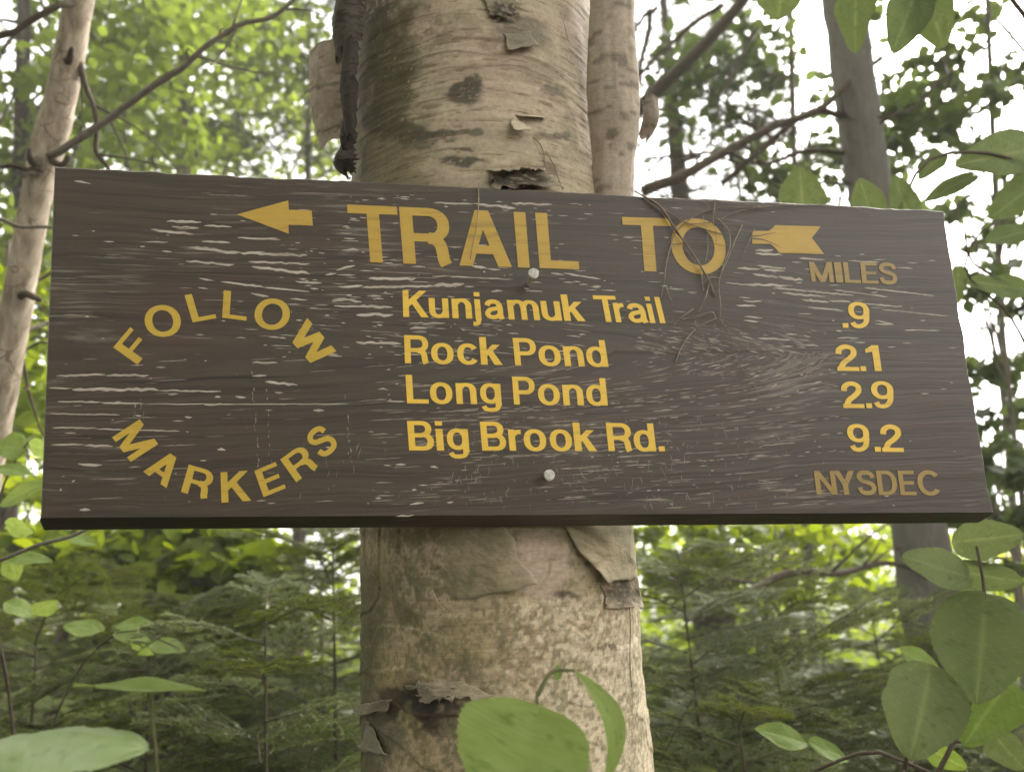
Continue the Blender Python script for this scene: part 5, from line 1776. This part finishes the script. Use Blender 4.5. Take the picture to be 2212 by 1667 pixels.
for k, a in enumerate([
    ((1692, -45, 1.15), (1680, 42, 1.15), 100, 10), ((1848, -30, 1.15), (1846, 112, 1.14), 82, 15), ((1985, -35, 1.17), (1932, 110, 1.16), 105, -10), ((2000, -30, 1.18), (2036, 104, 1.18), 92, 10),
    ((1735, 475, 1.2), (1728, 358, 1.2), 98, 5), ((1965, 475, 1.2), (1932, 376, 1.2), 62, 20), ((1885, 475, 1.2), (1858, 384, 1.2), 72, 15), ((2235, 322, 1.28), (2072, 352, 1.24), 105, 20),
    ((2035, 335, 1.24), (1985, 385, 1.24), 42, 20), ((2215, 625, 1.3), (2088, 604, 1.28), 52, 20), ((2070, 580, 1.3), (2068, 655, 1.3), 36, 20), ((2240, 395, 1.3), (2140, 470, 1.3), 80, 10),
    ((2100, 380, 1.3), (2000, 430, 1.28), 46, 35), ((2215, 500, 1.32), (2130, 520, 1.3), 60, 35)]):
    big_leaf(pu, *a, M_big, 'heart', .06, .12, .22, seed=30 + k)

# broad leaves by the left edge of the board and on the fir branches below
pm = empty('maple_seedling', ground_at(at(60, 1700, 1.35)), 'seedling with lime green leaves below the left end of the board', 'plant')
root = np.array(pm.location) - [0, 0, .04]
for pts, r0, r1 in [([(20, 1500, 1.35), (-20, 1250, 1.32), (30, 1000, 1.3), (60, 955, 1.3)], .005, .0014), ([(100, 1600, 1.4), (190, 1420, 1.42), (270, 1360, 1.42), (390, 1402, 1.42)], .004, .0012)]:
    q = spline([root] + [at(*p) for p in pts], 26)
    g = Geo(); add_tube(g, local(q, pm), np.linspace(r0, r1, 26), 6); g.build('stem', M_twig, pm)
limb(pm, [(-60, 1225, 1.15), (20, 1198, 1.15), (100, 1172, 1.16), (180, 1148, 1.18), (260, 1110, 1.2)], 9, 7, M_twigG, 22, 0, .002, 'stem')
for k, a in enumerate([
    ((60, 968, 1.3), (-10, 962, 1.28), 72, 30), ((62, 958, 1.3), (105, 975, 1.3), 46, 40), ((0, 1090, 1.3), (100, 1035, 1.3), 52, 50), ((0, 1205, 1.2), (112, 1205, 1.2), 44, 55), ((18, 1200, 1.2), (35, 1255, 1.2), 46, 30),
    ((10, 1300, 1.3), (80, 1330, 1.3), 52, 45), ((70, 1325, 1.3), (124, 1300, 1.3), 46, 35), ((225, 1362, 1.4), (136, 1346, 1.4), 52, 45), ((250, 1352, 1.4), (330, 1342, 1.4), 40, 50), ((245, 1368, 1.42), (325, 1378, 1.42), 44, 45),
    ((318, 1388, 1.42), (404, 1400, 1.42), 46, 45), ((282, 1386, 1.42), (330, 1416, 1.42), 30, 40), ((140, 1158, 1.2), (210, 1172, 1.2), 36, 50), ((10, 1130, 1.2), (70, 1150, 1.2), 50, 40), ((-10, 1010, 1.25), (70, 1020, 1.25), 40, 50)]):
    big_leaf(pm, *a, M_bigY, 'oval', .08, .12, .72, seed=50 + k)

# ---- dry stems caught on the board over the word TO
def board_curve(pts, n, lift):
    q = np.array([on_board(*p) for p in pts])
    q = spline(q, n)
    l_ = np.interp(np.linspace(0, 1, n), np.linspace(0, 1, len(lift)), lift)
    return np.concatenate([q, l_[:, None]], 1)


def straw_mat(name, c1, c2):
    m, N, L, b = new_mat(name)
    tc = N.new('ShaderNodeTexCoord')
    n1 = noise(N, L, tc.outputs['Object'], 120, 3)
    r1 = ramp(N, [(0.35, c1), (0.65, c2)])
    L.new(n1.outputs['Fac'], r1.inputs[0]); L.new(r1.outputs[0], b.inputs['Base Color'])
    b.inputs['Roughness'].default_value = 0.6
    return m


M_straw = straw_mat('dry_straw', (0.22, 0.16, 0.115), (0.42, 0.33, 0.25))
M_strawD = straw_mat('dry_brown_stem', (0.15, 0.10, 0.065), (0.28, 0.20, 0.14))
vine = empty('dry_stems', label='tangle of dry brown plant stems hanging over the word TO', cat='dry plant')
vine.matrix_world = sm
kz = lambda pts: [(1081.1 + .24438 * x, 421.6 + .24438 * y) for x, y in pts]
for pts, w, dk in [
    ([(1180, -30), (1300, 50), (1480, 170), (1600, 240), (1760, 300), (1950, 350)], .0016, 1),
    ([(1250, 10), (1400, 130), (1540, 330), (1640, 470), (1740, 630), (1840, 780), (1890, 900)], .0022, 1),
    ([(1430, 160), (1560, 350), (1700, 560), (1800, 720)], .0015, 1),
    ([(1560, 300), (1500, 450), (1450, 650), (1430, 800), (1415, 910)], .0011, 0),
    ([(1540, 330), (1700, 200), (1900, 130), (2210, 120), (2600, 100)], .0010, 1),
    ([(1640, 260), (1880, 250), (2050, 170), (2400, 110), (2900, 90)], .0009, 1),
    ([(1780, 190), (1810, 330), (1820, 430), (1800, 600)], .0009, 0),
    ([(1890, 40), (1870, 260), (1900, 420)], .0009, 0),
    ([(1900, 200), (1990, 300), (2010, 450), (1960, 620), (1920, 780), (1925, 950), (1930, 1110)], .0010, 0),
    ([(2130, 270), (2040, 450), (1990, 590), (1930, 720)], .0009, 0),
    ([(1840, 780), (1800, 900), (1740, 1040)], .0010, 0),
    ([(1500, 440), (1700, 428), (1990, 455)], .0008, 1),
    ([(1460, 820), (1480, 900), (1520, 985)], .0008, 0),
    ([(1930, 735), (1840, 740), (1780, 790)], .0008, 0),
    ([(1700, 1010), (1600, 1080), (1520, 1150)], .0008, 0),
    ([(2240, 310), (2180, 420), (2120, 560)], .0007, 0),
    ([(1230, 0), (1500, 50), (1900, 70), (2300, 110)], .0009, 1),
    ([(1760, 650), (1770, 760), (1790, 850)], .0010, 0),
    ([(1600, 1100), (1700, 1090), (1880, 1060), (1900, 1100)], .0007, 0),
    ([(1540, 1480), (1600, 1330), (1700, 1200), (1900, 1090)], .0010, 0),
    ([(1930, 1100), (2010, 1260), (2090, 1480), (2230, 1700), (2290, 1850)], .0008, 1),
    ([(1790, 60), (1850, 130), (1990, 330)], .0007, 1),
    ([(2900, 100), (3150, 130), (3330, 220)], .0006, 0)]:
    n = 24
    P = board_curve(kz(pts), n, [.002] + list(rng.uniform(.0025, .007, len(pts))) + [.0022])
    g = Geo(); add_tube(g, P, np.linspace(w * .55, w * .36, n), 6)
    g.build('stem', M_strawD if dk else M_straw, vine)
blade = empty('grass_blade', label='thin pale grass blade hanging over the letter A', cat='grass blade')
blade.matrix_world = sm
g = Geo(); add_tube(g, board_curve([(1033, 398), (1033, 440), (1028, 500), (1022, 525), (1016, 560)], 24, [.003, .005, .004, .0035, .0016]), np.linspace(.0006, .0004, 24), 6)
g.build('stem', M_straw, blade)

# ---- wood: far trees behind, and unseen leaves added to shade the sign
def wood(name, label, pts, size, mats, tmpl=SIMPLE, tint=None):
    g = Geo()
    n = len(pts)
    d = rand_dirs(n, .5)
    ups = np.array([0, 0, 1.0]) + rng.standard_normal((n, 3)) * .8
    place_leaves(g, tmpl, pts, d, ups, size * rng.uniform(.6, 1.2, n), rng.random(n) if tint is None else tint)
    o = g.build(name, mats, None, smooth=False)
    return tag(o, label, None, None, 'stuff')


def far_points(n, x0, x1, ytop, d0, d1):
    out = []
    while len(out) < n:
        px = rng.uniform(x0, x1); d = rng.uniform(d0, d1)
        yt = np.interp(px, ytop[0], ytop[1]) + 110 * (fbm(np.array(px * .006), np.array(d * .4), 95) - .5) * 2
        p = at(px, rng.uniform(yt, 1540), d)
        if p[2] > float(ground_h(np.array(p[0]), np.array(p[1]))):
            out.append(p)
    return np.array(out)


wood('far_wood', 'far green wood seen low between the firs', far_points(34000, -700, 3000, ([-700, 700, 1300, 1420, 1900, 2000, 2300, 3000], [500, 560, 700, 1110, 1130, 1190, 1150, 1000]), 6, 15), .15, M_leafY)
# ground cover between the firs
gp = []
for _ in range(16000):
    p = at(rng.uniform(-500, 2700), 1245, rng.uniform(1.9, 8))
    gp.append([p[0], p[1], float(ground_h(np.array(p[0]), np.array(p[1]))) + rng.random() ** 1.3 * .8])
wood('undergrowth', 'low green undergrowth on the forest floor', np.array(gp), .10, M_leafL, LEAF)
# unseen leaves added to shade the sign's front; gap left for the board's sheen
sp = []
while len(sp) < 11000:
    az = rng.uniform(-180, 180); el = math.degrees(math.asin(rng.uniform(0, .97)))
    ctr = abs((az - 46 + 180) % 360 - 180)
    if abs(az) > 128:
        continue                                # in front of the camera the built trees stand
    gap = math.hypot(ctr / 34, (el - 24) / 24)
    if gap < 1 or rng.random() > .25 + .75 * sstep(.9, 1.5, gap):
        continue
    rr = rng.uniform(6, 10)
    a, e_ = R(az), R(el)
    sp.append([rr * math.cos(e_) * math.sin(a), -rr * math.cos(e_) * math.cos(a), rr * math.sin(e_) + .6])
wood('unseen_shade_leaves', 'unseen green leaves added to shade the front of the sign', np.array(sp), .48, M_leafL)

# ---- haze box added to veil the background and soften its contrast
hz = bpy.data.materials.new('haze')
hz.use_nodes = True
for nd in list(hz.node_tree.nodes):
    if nd.type == 'BSDF_PRINCIPLED':
        hz.node_tree.nodes.remove(nd)
pv = hz.node_tree.nodes.new('ShaderNodeVolumePrincipled')
pv.inputs['Color'].default_value = (0.93, 0.92, 0.90, 1)
pv.inputs['Density'].default_value = 0.009
hz.node_tree.links.new(pv.outputs[0], hz.node_tree.nodes['Material Output'].inputs['Volume'])
X, Y, Z0, Z1 = 130.0, 130.0, -3.2, 11.8
V = np.array([(x, y, z_) for x in (-X, X) for y in (-Y, Y) for z_ in (Z0, Z1)])
F = np.array([(0, 1, 3, 2), (4, 6, 7, 5), (0, 4, 5, 1), (2, 3, 7, 6), (0, 2, 6, 4), (1, 5, 7, 3)])
tag(mk('haze', V, F, hz, smooth=False), 'thin haze added to veil the trees', None, None, 'stuff')

# ---- thin dry stems hanging down the birch
dg = empty('dry_grass', label='few thin dry stems clinging to the birch bark', cat='dry plant', loc=birch.location)
for pts, w, m_ in [([(864, 1140), (858, 1240), (850, 1330)], .0011, M_strawD), ([(970, 1140), (931, 1208), (914, 1320)], .0009, M_strawD), ([(794, 1140), (797, 1190), (815, 1250)], .0009, M_strawD), ([(938, 1272), (952, 1300), (972, 1330)], .0007, M_straw),
                   ([(1350, 1279), (1353, 1384), (1362, 1483)], .0012, M_strawD), ([(1175, 330), (1195, 372), (1215, 412)], .0010, M_strawD), ([(1150, 300), (1172, 345), (1180, 400)], .0012, M_strawD), ([(1205, 30), (1215, 70), (1230, 98)], .0007, M_strawD)]:
    tv = spline(np.array([bark_point(*p) for p in pts]), 18)
    cu_, cw_, r_ = trunk_at(tv[:, 1])
    rr_ = r_ + .0035 + .002 * np.sin(np.linspace(0, 5, 18))
    P = to_world(cu_ + rr_ * np.sin(tv[:, 0]), tv[:, 1], cw_ - rr_ * np.cos(tv[:, 0]))
    g = Geo(); add_tube(g, local(P, dg), np.linspace(w * .6, w * .35, 18), 5); g.build('stem', m_, dg)
